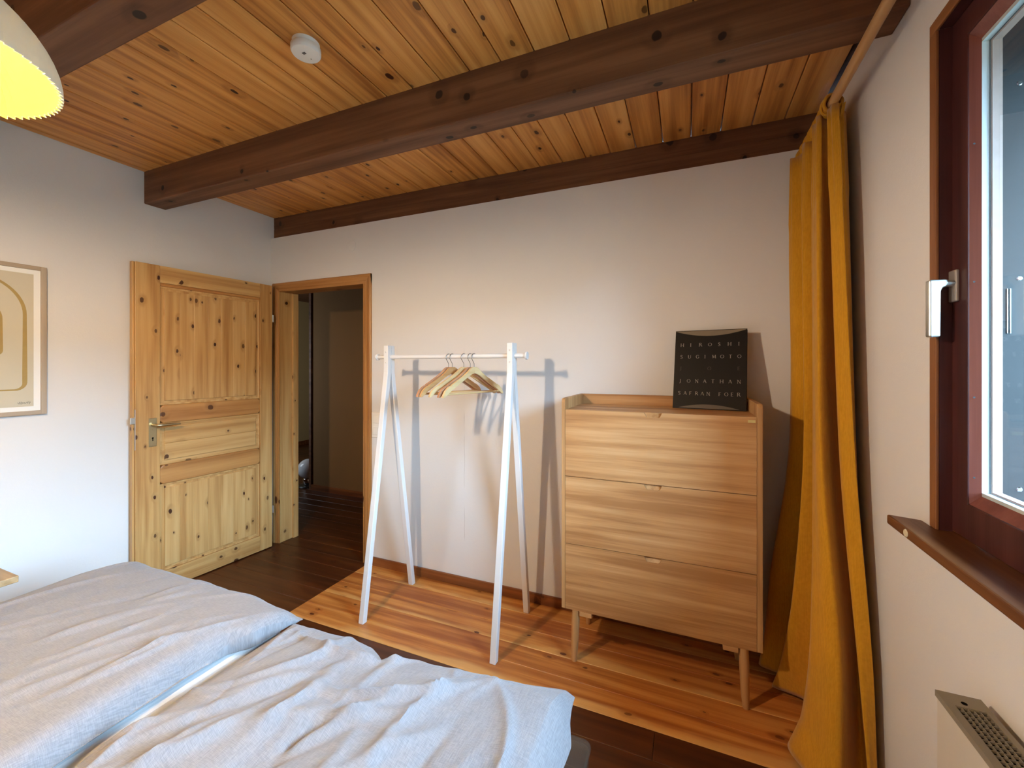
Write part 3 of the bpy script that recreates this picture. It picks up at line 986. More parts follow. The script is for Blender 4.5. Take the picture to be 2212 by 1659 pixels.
MB().tube([(-1.678, RY, 1.424), (-0.752, RY, 1.424)], 0.0122, 18).build('bar', M['rack'], rack, smooth=True)
for xe, s in ((-1.684, -1), (-0.746, 1)):
    MB().lathe([(0.0, -0.006), (0.0185, -0.006), (0.0205, -0.003), (0.0205, 0.003), (0.0185, 0.006), (0.0, 0.006)], (xe, RY, 1.424), 24, 'x').build('end_disc', M['rack'], rack, smooth=True)


# hangers
def hanger_arm():
    """outline in local (s, z), s along the shoulder line, neck at 0; z relative to the bar's middle"""
    top = [(0.0, -0.058), (0.014, -0.058), (0.030, -0.066), (0.050, -0.083), (0.085, -0.105), (0.130, -0.128), (0.168, -0.147), (0.172, -0.153), (0.178, -0.152), (0.195, -0.160), (0.215, -0.176), (0.229, -0.198), (0.231, -0.207), (0.222, -0.209)]
    bot = [(0.205, -0.197), (0.185, -0.183), (0.130, -0.154), (0.080, -0.126), (0.040, -0.104), (0.018, -0.095), (0.0, -0.091)]
    return top, bot


def make_hanger(name, loc, rz, mat, label):
    t = empty(name, loc, label, 'hanger', 'wooden hangers on the rack bar', rz)
    top, bot = hanger_arm()
    for sg in (-1, 1):
        n = len(top)
        poly = [(sg * a, z) for a, z in top] + [(sg * a, z) for a, z in bot]
        # bowed arm: the tips come forward a little
        th = 0.0065
        vs = [(-th + 0.10 * a * a - 0.0, a, z) for a, z in poly] + [(th + 0.10 * a * a, a, z) for a, z in poly]
        m = len(poly)
        fs = [(i, (i + 1) % m, m + (i + 1) % m, m + i) for i in range(m)]
        # caps as quads between top and bottom outline
        def pair(k):
            return k, m - 1 - k
        cap = []
        tl, bl = list(range(n)), list(range(n, m))[::-1]
        i = j = 0
        while i < n - 1 or j < len(bl) - 1:
            ai = poly[tl[min(i + 1, n - 1)]][0] * sg
            bj = poly[bl[min(j + 1, len(bl) - 1)]][0] * sg
            if j >= len(bl) - 1 or (i < n - 1 and ai <= bj):
                cap.append((tl[i], tl[i + 1], bl[j])); i += 1
            else:
                cap.append((tl[i], bl[j + 1], bl[j])); j += 1
        fs += cap + [tuple(m + q for q in c[::-1]) for c in cap]
        o = MB().add(vs, fs).build('arm', mat, local=True, bevel=0.0018)
        o.parent = t
    o = MB().tube([(0.0042, -0.214, -0.1935), (0.0042, 0.214, -0.1935)], 0.0048, 10).build('trouser_bar', mat, local=True, smooth=True)
    o.parent = t
    path = []
    r = 0.0205
    for k in range(11):
        a = math.radians(8 + 190 * k / 10)
        path.append((0, -r * math.cos(a) * -1.0, -0.0066 + r * math.sin(a)))
    path += [(0, -0.0165, -0.0165), (0, -0.004, -0.034), (0, 0.0, -0.040), (0, 0, -0.06)]
    o = MB().tube(path, 0.0016, 8).build('hook', M['steel'], local=True, smooth=True)
    o.parent = t
    return t


HW = dict(kd=-1.0, ring=26, rough=0.4, vary=0.05)
hmat = [wood('hanger_rose', (0.66, 0.38, 0.22), (0.58, 0.31, 0.17), (0.46, 0.22, 0.11), 'y', **HW),
        wood('hanger_honey', (0.68, 0.42, 0.19), (0.60, 0.35, 0.145), (0.48, 0.25, 0.09), 'y', **HW),
        wood('hanger_cream', (0.80, 0.62, 0.34), (0.74, 0.55, 0.28), (0.62, 0.42, 0.19), 'y', **HW)]
for xh, ph, mk, lb in ((-1.200, 13, 0, 'rosy wooden hanger leftmost on the white rack bar'),
                       (-1.177, 14, 1, 'honey-coloured wooden hanger second from the left on the rack bar'),
                       (-1.105, 20, 2, 'palest cream wooden hanger hanging in the middle of the five'),
                       (-1.066, 16, 0, 'rosy wooden hanger second from the right on the rack bar'),
                       (-1.043, 15, 2, 'pale wooden hanger rightmost on the bar with its front fully visible')):
    make_hanger('wooden_hanger', (xh, RY, 1.424), math.radians(-ph), hmat[mk], lb)

# ------------------------------------------------------------------ curtain rod and curtain
rod = empty('curtain_rod', (0.478, 0.8, 2.312), 'pale wooden curtain rod running under the ceiling above the window', 'curtain rod')
MB().tube([(0.478, -0.55, 2.316), (0.478, 2.255, 2.308)], 0.0155, 18).build('pole', M['rod'], rod, smooth=True)
for y in (-0.3, 2.20):
    MB().box(0.492, 0.5585, y - 0.008, y + 0.008, 2.295, 2.329).build('bracket', M['rod'], rod, bevel=0.002)

lev_z = [2.292, 1.90, 1.05, 0.45, 0.15, 0.012]
top = [(.500, 2.24), (.440, 2.225), (.428, 2.18), (.482, 2.12), (.442, 2.07), (.500, 2.02), (.455, 1.96), (.447, 1.91), (.452, 1.860), (.515, 1.895), (.515, 1.835), (.464, 1.815), (.484, 1.785)]
up = [(.500, 2.245), (.432, 2.22), (.422, 2.165), (.495, 2.105), (.435, 2.045), (.510, 2.01), (.447, 1.935), (.433, 1.875), (.440, 1.815), (.525, 1.885), (.520, 1.815), (.461, 1.778), (.485, 1.740)]
mid = [(.500, 2.26), (.428, 2.21), (.420, 2.13), (.505, 2.08), (.430, 2.00), (.518, 1.98), (.445, 1.885), (.420, 1.815), (.432, 1.745), (.532, 1.865), (.535, 1.790), (.476, 1.738), (.507, 1.693)]
low = [(.480, 2.265), (.380, 2.20), (.342, 2.14), (.470, 2.07), (.390, 1.99), (.490, 1.95), (.425, 1.80), (.390, 1.715), (.450, 1.640), (.530, 1.775), (.538, 1.715), (.494, 1.632), (.530, 1.625)]
hem = [(.470, 2.270), (.350, 2.22), (.325, 2.155), (.450, 2.09), (.355, 2.02), (.475, 1.97), (.405, 1.82), (.368, 1.720), (.440, 1.608), (.525, 1.730), (.538, 1.680), (.505, 1.590), (.532, 1.600)]
bot = [(.460, 2.272), (.335, 2.24), (.305, 2.17), (.425, 2.11), (.330, 2.06), (.455, 1.99), (.385, 1.84), (.328, 1.735), (.420, 1.585), (.515, 1.680), (.536, 1.640), (.502, 1.550), (.532, 1.580)]
rows = [smoothstep_pts(np.array(q), 150) for q in (top, up, mid, low, hem, bot)]
NZ = 60
R_ = np.stack(rows)                                  # 6 x 150 x 2
zz = np.array(lev_z)
tz = np.concatenate([np.linspace(2.292, 0.5, 38), np.linspace(0.47, 0.012, 22)])
P = np.zeros((NZ, 150, 2))
# cubic (Catmull-Rom style, by z) between the levels
for i, z in enumerate(tz):
    k = min(max(int(np.searchsorted(-zz, -z) - 1), 0), 4)
    f = (zz[k] - z) / (zz[k] - zz[k + 1])
    p1, p2 = R_[k], R_[k + 1]
    h_ = zz[k] - zz[k + 1]
    m1 = (R_[k + 1] - R_[max(k - 1, 0)]) / (zz[max(k - 1, 0)] - zz[k + 1]) * h_
    m2 = (R_[min(k + 2, 5)] - R_[k]) / (zz[k] - zz[min(k + 2, 5)]) * h_
    P[i] = (2 * f ** 3 - 3 * f ** 2 + 1) * p1 + (f ** 3 - 2 * f ** 2 + f) * m1 + (-2 * f ** 3 + 3 * f ** 2) * p2 + (f ** 3 - f ** 2) * m2
P[..., 0] = np.minimum(P[..., 0], 0.548)
s_ = np.linspace(0, 1, 150)
vs = []
for i, z in enumerate(tz):
    zw = z + 0.006 * np.sin(s_ * 60) * (z > 2.2)
    if z < 0.1:
        zw = z + 0.012 * (0.5 + 0.5 * np.sin(s_ * 31 + 1.3))
    for j in range(150):
        vs.append((P[i, j, 0] + 0.0025 * math.sin(j * 0.9 + z * 3) * (0.4 + (z > 2.0)), P[i, j, 1], zw[j]))
fs = [(i * 150 + j, i * 150 + j + 1, (i + 1) * 150 + j + 1, (i + 1) * 150 + j) for i in range(NZ - 1) for j in range(149)]
cur = empty('curtain', (0.46, 1.95, 0.0), 'long mustard yellow curtain gathered in the corner and pooling on the floor', 'curtain')
cl = MB().add(vs, fs).build('cloth', M['curtain'], cur, smooth=True)
sm = cl.modifiers.new('thickness', 'SOLIDIFY')
sm.thickness = 0.003
# gathered rod pocket and its ruffled ends
pk = MB()
path, rad = [], []
for i in range(90):
    y = 1.815 + (2.235 - 1.815) * i / 89
    path.append((0.478, y, 2.311))
    rad.append(0.0245 + 0.0045 * math.sin(i * 1.25) + 0.002 * math.sin(i * 2.9))
pk.tube(path, rad, 18, caps=False)
pk.build('rod_pocket', M['curtain'], cur, smooth=True)
b = MB()
for y, r in ((1.812, 0.027), (1.838, 0.029)):
    ring_ = [(0.478 + r * math.cos(a), y + 0.006 * math.sin(2 * a), 2.311 + r * math.sin(a)) for a in np.linspace(0, 2 * math.pi, 25)]
    b.tube(ring_, 0.0055, 8, caps=False)
b.build('pocket_edge', M['curtain'], cur, smooth=True)
b = MB()
for k in range(7):
    y = 1.80 + k * 0.012
    b.add([(0.500, y, 2.292), (0.512, y + .006, 2.300 - .008 * k), (0.508, y + .012, 2.262 - .006 * k), (0.495, y + .004, 2.255)], [(0, 1, 2, 3)])
rf = b.build('ruffle', M['curtain'], cur)
sm = rf.modifiers.new('thickness', 'SOLIDIFY')
sm.thickness = 0.002

# ------------------------------------------------------------------ radiator under the window
rad_ = empty('radiator', (0.505, 0.62, 0.10), 'cream panel radiator with grey slotted grille on top under the window', 'radiator')
RX_0, RX_1, RY_0, RY_1, RZ0, RZ1 = 0.470, 0.540, 0.10, 1.130, 0.13, 0.705
MB().box(RX_0 + 0.002, RX_0 + 0.010, RY_0, RY_1 - 0.002, RZ0, RZ1 - 0.012).build('front_panel', M['rad_white'], rad_, bevel=0.002)
MB().box(RX_0 + 0.0105, RX_1 - 0.002, RY_1 - 0.008, RY_1 - 0.002, RZ0, RZ1 - 0.012).build('end_panel', M['rad_white'], rad_, bevel=0.002)
MB().box(RX_0 + 0.0105, RX_1 - 0.0102, RY_0, RY_1 - 0.0085, RZ0 + .02, RZ1 - 0.0125).build('core_shade_block', M['slot_shade'], rad_)  # black block close under the grille, painting the shade inside
MB().box(RX_1 - 0.010, RX_1 - 0.002, RY_0, RY_1 - 0.0082, RZ0, RZ1 - 0.012).build('rear_panel', M['rad_white'], rad_)
gx0, gx1 = RX_0 + 0.0145, RX_1 - 0.010
gy1 = RY_1 - 0.038
b = MB()
b.box(RX_0, gx0, RY_0, RY_1, RZ1 - 0.012, RZ1)
b.box(gx1, RX_1, RY_0, RY_1, RZ1 - 0.012, RZ1)
b.box(gx0, gx1, gy1, RY_1, RZ1 - 0.012, RZ1)
b.box(gx0, gx1, RY_0, RY_0 + 0.04, RZ1 - 0.012, RZ1)
gt = b.build('top_cover', M['rad_grey'], rad_)
MB().lathe([(0.0, 0.0004), (0.0048, 0.0004), (0.0048, 0.0)], ((gx0 + gx1) / 2 - .004, RY_1 - 0.026, RZ1), 18, 'z').build('hole_shade_disc', M['slot_shade'], gt)  # flat black disc painted as the shade of a hole
b = MB()
for k in range(1, 5):
    xx = gx0 + (gx1 - gx0) * k / 5
    b.box(xx - 0.0007, xx + 0.0007, RY_0 + 0.04, gy1, RZ1 - 0.006, RZ1 - 0.001)
yy = gy1
while yy > RY_0 + 0.045:
    b.box(gx0, gx1, yy - 0.0012, yy, RZ1 - 0.006, RZ1 - 0.001)
    yy -= 0.0112
g = b.build('grille', M['rad_grey'], gt)
g['kind'] = 'stuff'
MB().tube([(0.508, 0.9, 0.0), (0.508, 0.9, 0.14)], 0.009, 10).build('pipe', M['rad_white'], rad_, smooth=True)
for y in (0.3, 0.95):
    MB().box(0.5385, XR - 0.001, y - 0.015, y + 0.015, 0.25, 0.62).build('bracket', M['rad_white'], rad_)

# ------------------------------------------------------------------ bed
bed = empty('bed', (-1.24, 0.04, 0.0), 'wide bed with a white fitted sheet in front of the open floor', 'bed')
MX0, MX1, MY0, MY1 = -2.19, -0.302, YF + 0.03, 1.000
MB().box(MX0, -1.247, MY0, MY1, 0.30, 0.500).build('mattress', M['sheet'], bed, bevel=0.03, seg=4)
MB().box(-1.243, MX1, MY0, MY1, 0.30, 0.500).build('mattress', M['sheet'], bed, bevel=0.03, seg=4)
MB().box(MX0 + 0.02, MX1 - 0.02, MY0, MY1 - 0.02, 0.26, 0.299).build('slat_base', M['stand'], bed)
for lx in (MX0 + 0.08, MX1 - 0.5):
    for ly in (MY0 + 0.05, MY1 - 0.12):
        MB().box(lx, lx + 0.06, ly, ly + 0.06, 0.0, 0.26).build('leg', M['stand'], bed)


def creases(rng, n, x0, x1, y0, y1, ang, spread, amp, wid, ln):
    out = []
    for _ in range(n):
        out.append((rng.uniform(x0, x1), rng.uniform(y0, y1), math.radians(rng.gauss(ang, spread)), rng.uniform(*amp) * rng.choice([1, 1, -0.6]), rng.uniform(*wid), rng.uniform(*ln), rng.gauss(0, 0.9)))
    return out


def duvet(name, X0, X1, Y1, y0, thick, cr, seed, label, cat, group, bump_amp, over, side=0.040):
    NX, NY = 190, 210
    tt = np.linspace(0, 1, NX)
    tx = tt - 0.115 * np.sin(2 * np.pi * tt)
    t2 = np.linspace(0, 1, NY)
    ty = t2 + 0.0 * t2
    ty = 1 - (1 - t2) ** 1.35
    U, V = np.meshgrid(tx, ty, indexing='ij')
    # outline functions
    xs, ys = zip(*Y1)
    ref_x = X0[0][1] + (X1[0][1] - X0[0][1]) * U
    yf = np.interp(ref_x, xs, ys)
    Yc = y0 + (yf - y0) * V
    x0v = np.interp(Yc, [p[0] for p in X0], [p[1] for p in X0])
    x1v = np.interp(Yc, [p[0] for p in X1], [p[1] for p in X1])
    Xc = x0v + (x1v - x0v) * U
    rs = np.random.RandomState(seed)
    for k in range(5):          # wavy hem
        fx, ph = rs.uniform(8, 30), rs.uniform(0, 6)
        Xc = Xc + 0.0022 * np.sin(Yc * fx + ph)
        Yc = Yc + 0.0022 * np.sin(Xc * fx + ph * 2) * V
    eL, eR, eF = (Xc - x0v), (x1v - Xc), (np.interp(Xc, xs, ys) - Yc)
    eL, eR, eF = [np.maximum(e, 0) for e in (eL, eR, eF)]
    pr_ = (1 - np.exp(-eL / 0.055)) * (1 - np.exp(-eR / side)) * (1 - np.exp(-eF / 0.050))
    H = thick * pr_
    wr = np.zeros_like(H)
    for (cx, cy, a, am, wd, ln, bend) in cr:
        dx, dy = Xc - cx, Yc - cy
        l = dx * math.cos(a) + dy * math.sin(a)
        d = -dx * math.sin(a) + dy * math.cos(a) - bend * l * l
        g = np.exp(-(l / ln) ** 2)
        sharp = np.exp(-np.abs(d) / wd * np.where(d > 0, 1.0, 2.1))
        wr += am * g * sharp
    for k in range(26):         # soft quilting lumps
        kx, ky = rs.normal(0, 10), rs.normal(0, 7)
        wr += bump_amp * rs.uniform(0.2, 1) * np.sin(kx * Xc + ky * Yc + rs.uniform(0, 6.28))
    for _ in range(2):          # soften the folds a little
        wr[1:-1, 1:-1] = 0.25 * wr[1:-1, 1:-1] * 2 + 0.125 * (wr[:-2, 1:-1] + wr[2:, 1:-1] + wr[1:-1, :-2] + wr[1:-1, 2:])
    H = H + wr * np.clip(pr_ * 1.6, 0, 1)
    # overhang past the mattress
    dr = np.maximum(0, Xc - (MX1 - 0.005)) * over[0] + np.maximum(0, Yc - (MY1 - 0.005)) * over[1]
    dr = dr + np.maximum(0, (MX0 + 0.005) - Xc) * 0.8
    base = 0.503 + 0.012
    zt = np.maximum(base + H - dr, 0.503 + 0.001 - dr)
    zb = np.full_like(zt, 0.503) - dr - 0.0
    e = np.minimum(np.minimum(eL, eR), eF)
    seam = np.clip(1 - e / 0.012, 0, 1)
    zb = zb + 0.010 * seam * (V > 0)
    nv = NX * NY
    top_ = np.stack([Xc, Yc, zt], -1).reshape(-1, 3)
    bot_ = np.stack([Xc, Yc, zb], -1).reshape(-1, 3)
    idx = np.arange(nv).reshape(NX, NY)
    q = np.stack([idx[:-1, :-1], idx[1:, :-1], idx[1:, 1:], idx[:-1, 1:]], -1).reshape(-1, 4)
    fs = [tuple(r) for r in q] + [tuple(r[::-1] + nv) for r in q]
    brd = list(idx[:, 0]) + list(idx[-1, 1:]) + list(idx[-2::-1, -1]) + list(idx[0, -2:0:-1])
    for i in range(len(brd)):
        a, b_ = brd[i], brd[(i + 1) % len(brd)]
        fs.append((a, a + nv, b_ + nv, b_))
    o = MB().add(np.vstack([top_, bot_]).tolist(), [tuple(int(k) for k in f) for f in fs]).build(name, M['duvet'], smooth=True, origin=(float(Xc.mean()), float(Yc.mean()), 0.503))
    tag(o, label, cat, group)
    return o


rg_ = random.Random(11)
crR = creases(rg_, 40, -1.2, -0.3, 0.2, 1.05, 62, 24, (0.015, 0.034), (0.011, 0.024), (0.07, 0.22))
crR += creases(rg_, 26, -1.2, -0.3, 0.2, 1.05, 75, 40, (0.005, 0.012), (0.008, 0.015), (0.05, 0.14))
crR += [(-0.765, 0.86, math.radians(84), 0.020, 0.020, 0.13, 0.3), (-0.93, 0.80, math.radians(48), 0.018, 0.022, 0.14, 0.3), (-0.60, 0.70, math.radians(55), 0.018, 0.022, 0.12, -0.5),
        (-0.86, 0.68, math.radians(40), 0.016, 0.024, 0.17, 0.4), (-0.47, 0.62, math.radians(70), 0.014, 0.020, 0.15, 0.2), (-1.05, 0.62, math.radians(60), 0.016, 0.020, 0.16, 0.2)]
duvet('duvet', [(-0.95, -1.185), (0.35, -1.195), (0.6, -1.202), (0.85, -1.203), (1.1, -1.200)], [(-0.95, -0.262), (0.7, -0.258), (0.88, -0.254), (0.95, -0.250), (1.0, -0.262), (1.05, -0.270), (1.13, -0.285), (1.2, -0.285)],
      [(-1.21, 0.975), (-1.19, 1.0), (-1.1, 1.012), (-0.97, 1.018), (-0.88, 1.008), (-0.83, 0.985), (-0.795, 0.962), (-0.76, 0.995), (-0.70, 1.015), (-0.59, 1.04), (-0.385, 1.085), (-0.30, 1.115), (-0.25, 1.12)],
      -0.95, 0.040, crR, 5, 'crumpled grey duvet on the right half of the bed nearest the window', 'duvet', 'grey duvets on the bed', 0.0010, (0.55, 0.30))
crL = creases(rg_, 16, -2.15, -1.3, 0.2, 1.0, 72, 12, (0.006, 0.013), (0.014, 0.030), (0.12, 0.30))
crL += creases(rg_, 14, -1.7, -1.3, 0.6, 1.05, 66, 12, (0.008, 0.017), (0.010, 0.020), (0.06, 0.16))
crL += creases(rg_, 16, -2.15, -1.3, 0.2, 1.05, 80, 30, (0.002, 0.005), (0.006, 0.012), (0.06, 0.16))
duvet('duvet', [(-0.95, -2.24), (0.4, -2.24), (0.66, -2.245), (0.85, -2.255), (0.96, -2.245), (1.03, -2.215), (1.07, -2.10), (1.2, -2.08)], [(-0.95, -1.235), (0.35, -1.240), (0.5, -1.258), (0.7, -1.276), (0.82, -1.264), (0.88, -1.222), (1.0, -1.214), (1.04, -1.218), (1.1, -1.25)],
      [(-2.26, 0.985), (-2.2, 1.03), (-2.09, 1.055), (-1.9, 1.058), (-1.61, 1.056), (-1.45, 1.070), (-1.36, 1.055), (-1.30, 1.045), (-1.245, 1.045), (-1.2, 1.035)],
      -0.95, 0.062, crL, 9, 'smooth grey duvet on the left half of the bed nearest the door', 'duvet', 'grey duvets on the bed', 0.0008, (0.4, 0.25), 0.014)

# see-through storage box pushed against the foot of the bed
sb = empty('storage_box', (-0.50, 1.14, 0.0), 'milky see-through plastic box on the floor at the bed corner', 'box')
b = MB()
X0_, X1_, Y0_, Y1_, Z1_ = -0.76, -0.262, 1.03, 1.25, 0.245


def rr_poly(x0, x1, y0, y1, r, n=5):
    p = []
    for cx, cy, a0 in ((x1 - r, y0 + r, -90), (x1 - r, y1 - r, 0), (x0 + r, y1 - r, 90), (x0 + r, y0 + r, 180)):
        for k in range(n + 1):
            a = math.radians(a0 + 90 * k / n)
            p.append((cx + r * math.cos(a), cy + r * math.sin(a)))
    return p


def shell(mb, x0, x1, y0, y1, z0, z1, r, t):
    o_ = rr_poly(x0, x1, y0, y1, r)
    i_ = rr_poly(x0 + t, x1 - t, y0 + t, y1 - t, r - t)
    n = len(o_)
    vs = [(p[0], p[1], z0) for p in o_] + [(p[0], p[1], z1) for p in o_] + [(p[0], p[1], z1) for p in i_] + [(p[0], p[1], z0 + t) for p in i_]
    fs = [tuple(range(n))[::-1], tuple(range(3 * n, 4 * n))]
    for L_ in range(3):
        for k in range(n):
            fs.append((L_ * n + k, L_ * n + (k + 1) % n, (L_ + 1) * n + (k + 1) % n, (L_ + 1) * n + k))
    mb.add(vs, fs)


shell(b, X0_ + .006, X1_ - .006, Y0_ + .006, Y1_ - .006, 0.0, Z1_ - 0.012, 0.022, 0.003)
b.build('tub', M['clear'], sb, smooth=True)
MB().prism(rr_poly(X0_, X1_, Y0_, Y1_, 0.026), 'z', Z1_ - 0.0115, Z1_).build('lid', M['clear'], sb, bevel=0.004)

# ------------------------------------------------------------------ bedside table at the left wall
st = empty('bedside_table', (-2.68, 0.50, 0.0), 'pale pine bedside table between the bed and the left wall', 'table')
MB().box(-2.97, -2.387, 0.24, 0.753, 0.535, 0.56).build('tabletop', M['stand'], st, bevel=0.003)
MB().box(-2.94, -2.425, 0.275, 0.715, 0.08, 0.534).build('body', M['stand'], st, bevel=0.002)
for lx in (-2.93, -2.475):
    for ly in (0.285, 0.665):
        MB().box(lx, lx + 0.04, ly, ly + 0.04, 0.0, 0.08).build('leg', M['stand'], st)
MB().box(-2.424, -2.412, 0.30, 0.69, 0.30, 0.52).build('drawer', M['stand'], st, bevel=0.002)

# ------------------------------------------------------------------ framed print on the left wall
pic = empty('framed_print', (XL + 0.012, 0.80, 1.50), 'framed print of ochre arches on beige, hung on the left wall', 'picture')
PX = XL + 0.022
PY0, PY1, PZ0, PZ1 = 0.520, 1.040, 1.130, 1.869
fw = 0.020


def yzframe(mb, y0, y1, z0, z1, w_, xb, xf):
    mb.box(xb, xf, y0, y0 + w_, z0, z1).box(xb, xf, y1 - w_, y1, z0, z1).box(xb, xf, y0 + w_, y1 - w_, z0, z0 + w_).box(xb, xf, y0 + w_, y1 - w_, z1 - w_, z1)
    return mb


MB().box(XL, PX, PY1 - fw, PY1, PZ0, PZ1).build('frame_side', M['frame_wood'], pic, bevel=0.001)
MB().box(XL, PX, PY0, PY0 + fw, PZ0, PZ1).build('frame_side', M['frame_wood'], pic, bevel=0.001)
fwy = wood('picture_frame_wood_level', (0.47, 0.385, 0.29), (0.40, 0.32, 0.235), (0.31, 0.24, 0.17), 'y', kd=-1.0, ring=30, rough=0.5)
MB().box(XL, PX, PY0 + fw, PY1 - fw, PZ1 - fw, PZ1).build('frame_rail', fwy, pic, bevel=0.001)
MB().box(XL, PX, PY0 + fw, PY1 - fw, PZ0, PZ0 + fw).build('frame_rail', fwy, pic, bevel=0.001)
MB().box(XL, XL + 0.012, PY0 + fw, PY1 - fw, PZ0 + fw, PZ1 - fw).build('mat_board', M['mat_board'], pic)
pp = MB().box(XL + 0.012, XL + 0.0128, PY0 + fw + 0.024, PY1 - fw - 0.024, PZ0 + fw + 0.022, PZ1 - fw - 0.022).build('print', M['print'], pic)


def arch(y0, y1, z0, z1, tw, r0):
    """arch outline band with a varying line weight"""
    b = MB()
    pts = []
    R = (y1 - y0) / 2
    cy = (y0 + y1) / 2
    for k in range(33):
        a = math.pi * k / 32
        pts.append((cy + R * math.cos(a), z1 - R + R * math.sin(a), math.cos(a), math.sin(a), 0.45 + 0.35 * abs(math.cos(a))))
    for k in range(1, 7):
        pts.append((y0, z1 - R - (z1 - R - z0 - r0) * k / 7, -1, 0, 0.8 + 0.25 * k / 7))
    for k in range(7):
        a = math.radians(180 + 90 * k / 6)
        pts.append((y0 + r0 + r0 * math.cos(a), z0 + r0 + r0 * math.sin(a), math.cos(a), math.sin(a), 1.0 - 0.55 * k / 6))
    for k in range(7):
        a = math.radians(270 + 90 * k / 6)
        pts.append((y1 - r0 + r0 * math.cos(a), z0 + r0 + r0 * math.sin(a), math.cos(a), math.sin(a), 0.45 + 0.55 * k / 6))
    for k in range(1, 7):
        pts.append((y1, z0 + r0 + (z1 - R - z0 - r0) * k / 7, 1, 0, 1.05 - 0.25 * k / 7))
    n = len(pts)
    vs = []
    for (y, z, ny, nz, wt) in pts:
        t = tw * wt / 2
        vs += [(XL + 0.0132, y + ny * t, z + nz * t), (XL + 0.0132, y - ny * t, z - nz * t)]
    fs = [(2 * k, 2 * ((k + 1) % n), 2 * ((k + 1) % n) + 1, 2 * k + 1) for k in range(n)]
    return b.add(vs, fs)


arch(0.600, 0.966, 1.255, 1.806, 0.017, 0.035).build('arch_line', M['print_line'], pp)
arch(0.700, 0.888, 1.425, 1.690, 0.014, 0.018).build('arch_line', M['print_line'], pp)
b = MB()
path = []
rs = random.Random(2)
for k in range(26):
    path.append((XL + 0.0136, 0.940 + 0.0018 * k + rs.uniform(-.001, .001), 1.190 + 0.006 * math.sin(k * 1.9) + rs.uniform(-.003, .003)))
b.tube(path, 0.0006, 5)
b.build('signature', M['ink'], pp)

# ------------------------------------------------------------------ small things on walls and ceiling
sd = empty('smoke_detector', (-1.272, 1.105, ZC), 'round white smoke detector on the boarded ceiling', 'smoke detector')
MB().lathe([(0.0, 0.0), (0.046, 0.0), (0.046, -0.014), (0.044, -0.016)], (-1.272, 1.105, ZC), 40).build('base', M['white'], sd, smooth=True)
MB().lathe([(0.049, -0.016), (0.0505, -0.018), (0.0505, -0.034), (0.047, -0.040), (0.040, -0.0415), (0.0, -0.0415)], (-1.272, 1.105, ZC), 40).build('cap', M['white'], sd, smooth=True)
b = MB()
for k in (-1, 0, 1):
    b.box(-1.272 + k * 0.0048 - 0.0012, -1.272 + k * 0.0048 + 0.0012, 1.092, 1.102, ZC - 0.0423, ZC - 0.0414)
b.build('sound_slots', M['slot_shade'], sd)
MB().lathe([(0.0, -0.0422), (0.0026, -0.0422), (0.003, -0.041)], (-1.272, 1.128, ZC), 12).build('test_button', plain('grey_button', (0.3, 0.28, 0.24), 0.5), sd)

tag(MB().lathe([(0.0, -0.004), (0.034, -0.004), (0.0375, -0.0025), (0.0385, 0.0)], (-2.192, YB, 2.224), 36, 'y').build('cover_plate', M['cover'], smooth=True, origin=(-2.192, YB, 2.224)),
    'round blank cover plate painted like the wall above the doorway', 'cover plate')
sw = empty('light_switch', (-1.968, YB, 0.967), 'white double switch plate on the wall beside the doorway', 'light switch')
MB().box(-2.008, -1.928, YB - 0.009, YB, 0.882, 1.053).build('frame', M['white'], sw, bevel=0.003)
for z in (0.895, 0.975):
    MB().box(-1.996, -1.940, YB - 0.0125, YB - 0.0092, z + 0.005, z + 0.062).build('rocker', M['white'], sw, bevel=0.002)

# globe lamp standing on the floor of the hall
gl = empty('globe_lamp', (-3.995, 3.50, 0.0), 'unlit white globe lamp on a dark base on the hall floor', 'lamp')
prof = [(0.112 * math.sin(math.radians(a)) + 1e-7, 0.200 - 0.112 * math.cos(math.radians(a))) for a in range(18, 181, 9)]
MB().lathe([(0.0, prof[0][1])] + prof, (-3.995, 3.50, 0), 40).build('globe', M['globe'], gl, smooth=True)
MB().lathe([(0.0, 0.030), (0.045, 0.030), (0.055, 0.045), (0.055, 0.088), (0.048, 0.096), (0.0, 0.096)], (-3.995, 3.50, 0), 32).build('collar', M['chrome'], gl, smooth=True)
MB().lathe([(0.0, 0.0), (0.10, 0.0), (0.102, 0.006), (0.095, 0.018), (0.04, 0.030), (0.0, 0.030)], (-3.995, 3.50, 0), 36).build('base', M['black'], gl, smooth=True)

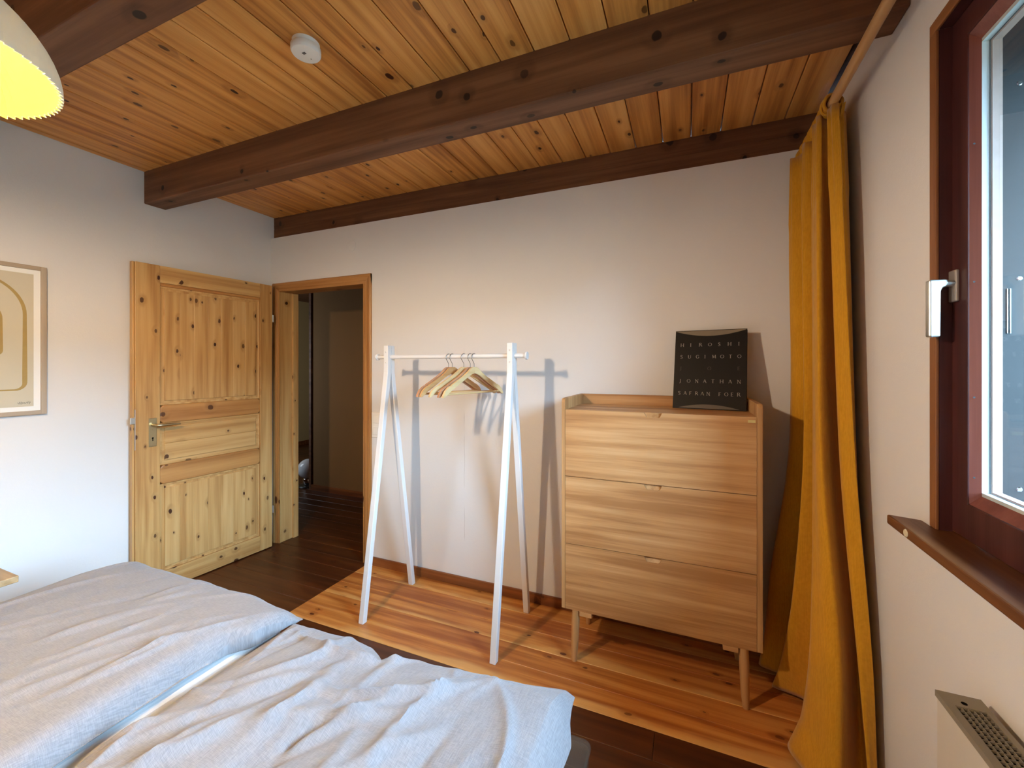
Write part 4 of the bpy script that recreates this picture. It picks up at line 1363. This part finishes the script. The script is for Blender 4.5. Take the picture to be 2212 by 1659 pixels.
# ------------------------------------------------------------------ pendant lamp
LX, LY, LZ, LR = -1.344, 0.242, 1.950, 0.233
lamp = empty('pendant_lamp', (LX, LY, LZ), 'lit pendant lamp with a pleated white dome shade over the bed', 'lamp')


def pleat(r_off, a0, a1, n_h, npl, zamp):
    N = npl * 4
    vs = []
    for i in range(n_h + 1):
        t = a0 + (a1 - a0) * i / n_h
        rr_, hh = LR * math.cos(t), 0.185 * math.sin(t)
        for k in range(N):
            a = 2 * math.pi * k / N
            tri = abs(((k / 4.0) % 1.0) * 2 - 1) * 2 - 1
            q = rr_ + r_off + 0.0042 * tri * (rr_ / LR)
            vs.append((LX + q * math.cos(a), LY + q * math.sin(a), LZ + hh - (zamp * (tri * 0.5) if i == 0 else 0)))
    fs = [(i * N + k, i * N + (k + 1) % N, (i + 1) * N + (k + 1) % N, (i + 1) * N + k) for i in range(n_h) for k in range(N)]
    return MB().add(vs, fs)


pleat(0.0009, 0.0, 1.36, 14, 92, 0.003).build('shade', M['shade'], lamp)
pleat(-0.0009, 0.0, 1.36, 14, 92, 0.003).build('glow_lining', M['lining'], lamp)  # inner dome whose yellow is painted lamp glow
MB().lathe([(0.0, 0.192), (0.050, 0.186), (0.056, 0.178), (0.052, 0.174), (0.0, 0.174)], (LX, LY, LZ), 32).build('shade_cap', M['white'], lamp, smooth=True)
MB().lathe([(0.0, 0.173), (0.020, 0.173), (0.022, 0.10), (0.018, 0.062), (0.012, 0.048), (0.0, 0.048)], (LX, LY, LZ), 24).build('socket', M['white'], lamp, smooth=True)
MB().lathe([(0.0001, -0.055), (0.018, -0.050), (0.031, -0.036), (0.036, -0.019), (0.032, 0.002), (0.020, 0.028), (0.012, 0.047)], (LX, LY, LZ), 20).build('bulb', M['bulb'], lamp, smooth=True)
MB().tube([(LX, LY, LZ + 0.19), (LX, LY, ZC - 0.02)], 0.003, 8).build('cord', M['cord'], lamp, smooth=True)
MB().lathe([(0.0, -0.045), (0.012, -0.045), (0.045, -0.020), (0.050, 0.0), (0.0, 0.0)], (LX, LY, ZC), 32).build('ceiling_rose', M['white'], lamp, smooth=True)

for o in bpy.data.objects:
    if '_w' in o:
        del o['_w']
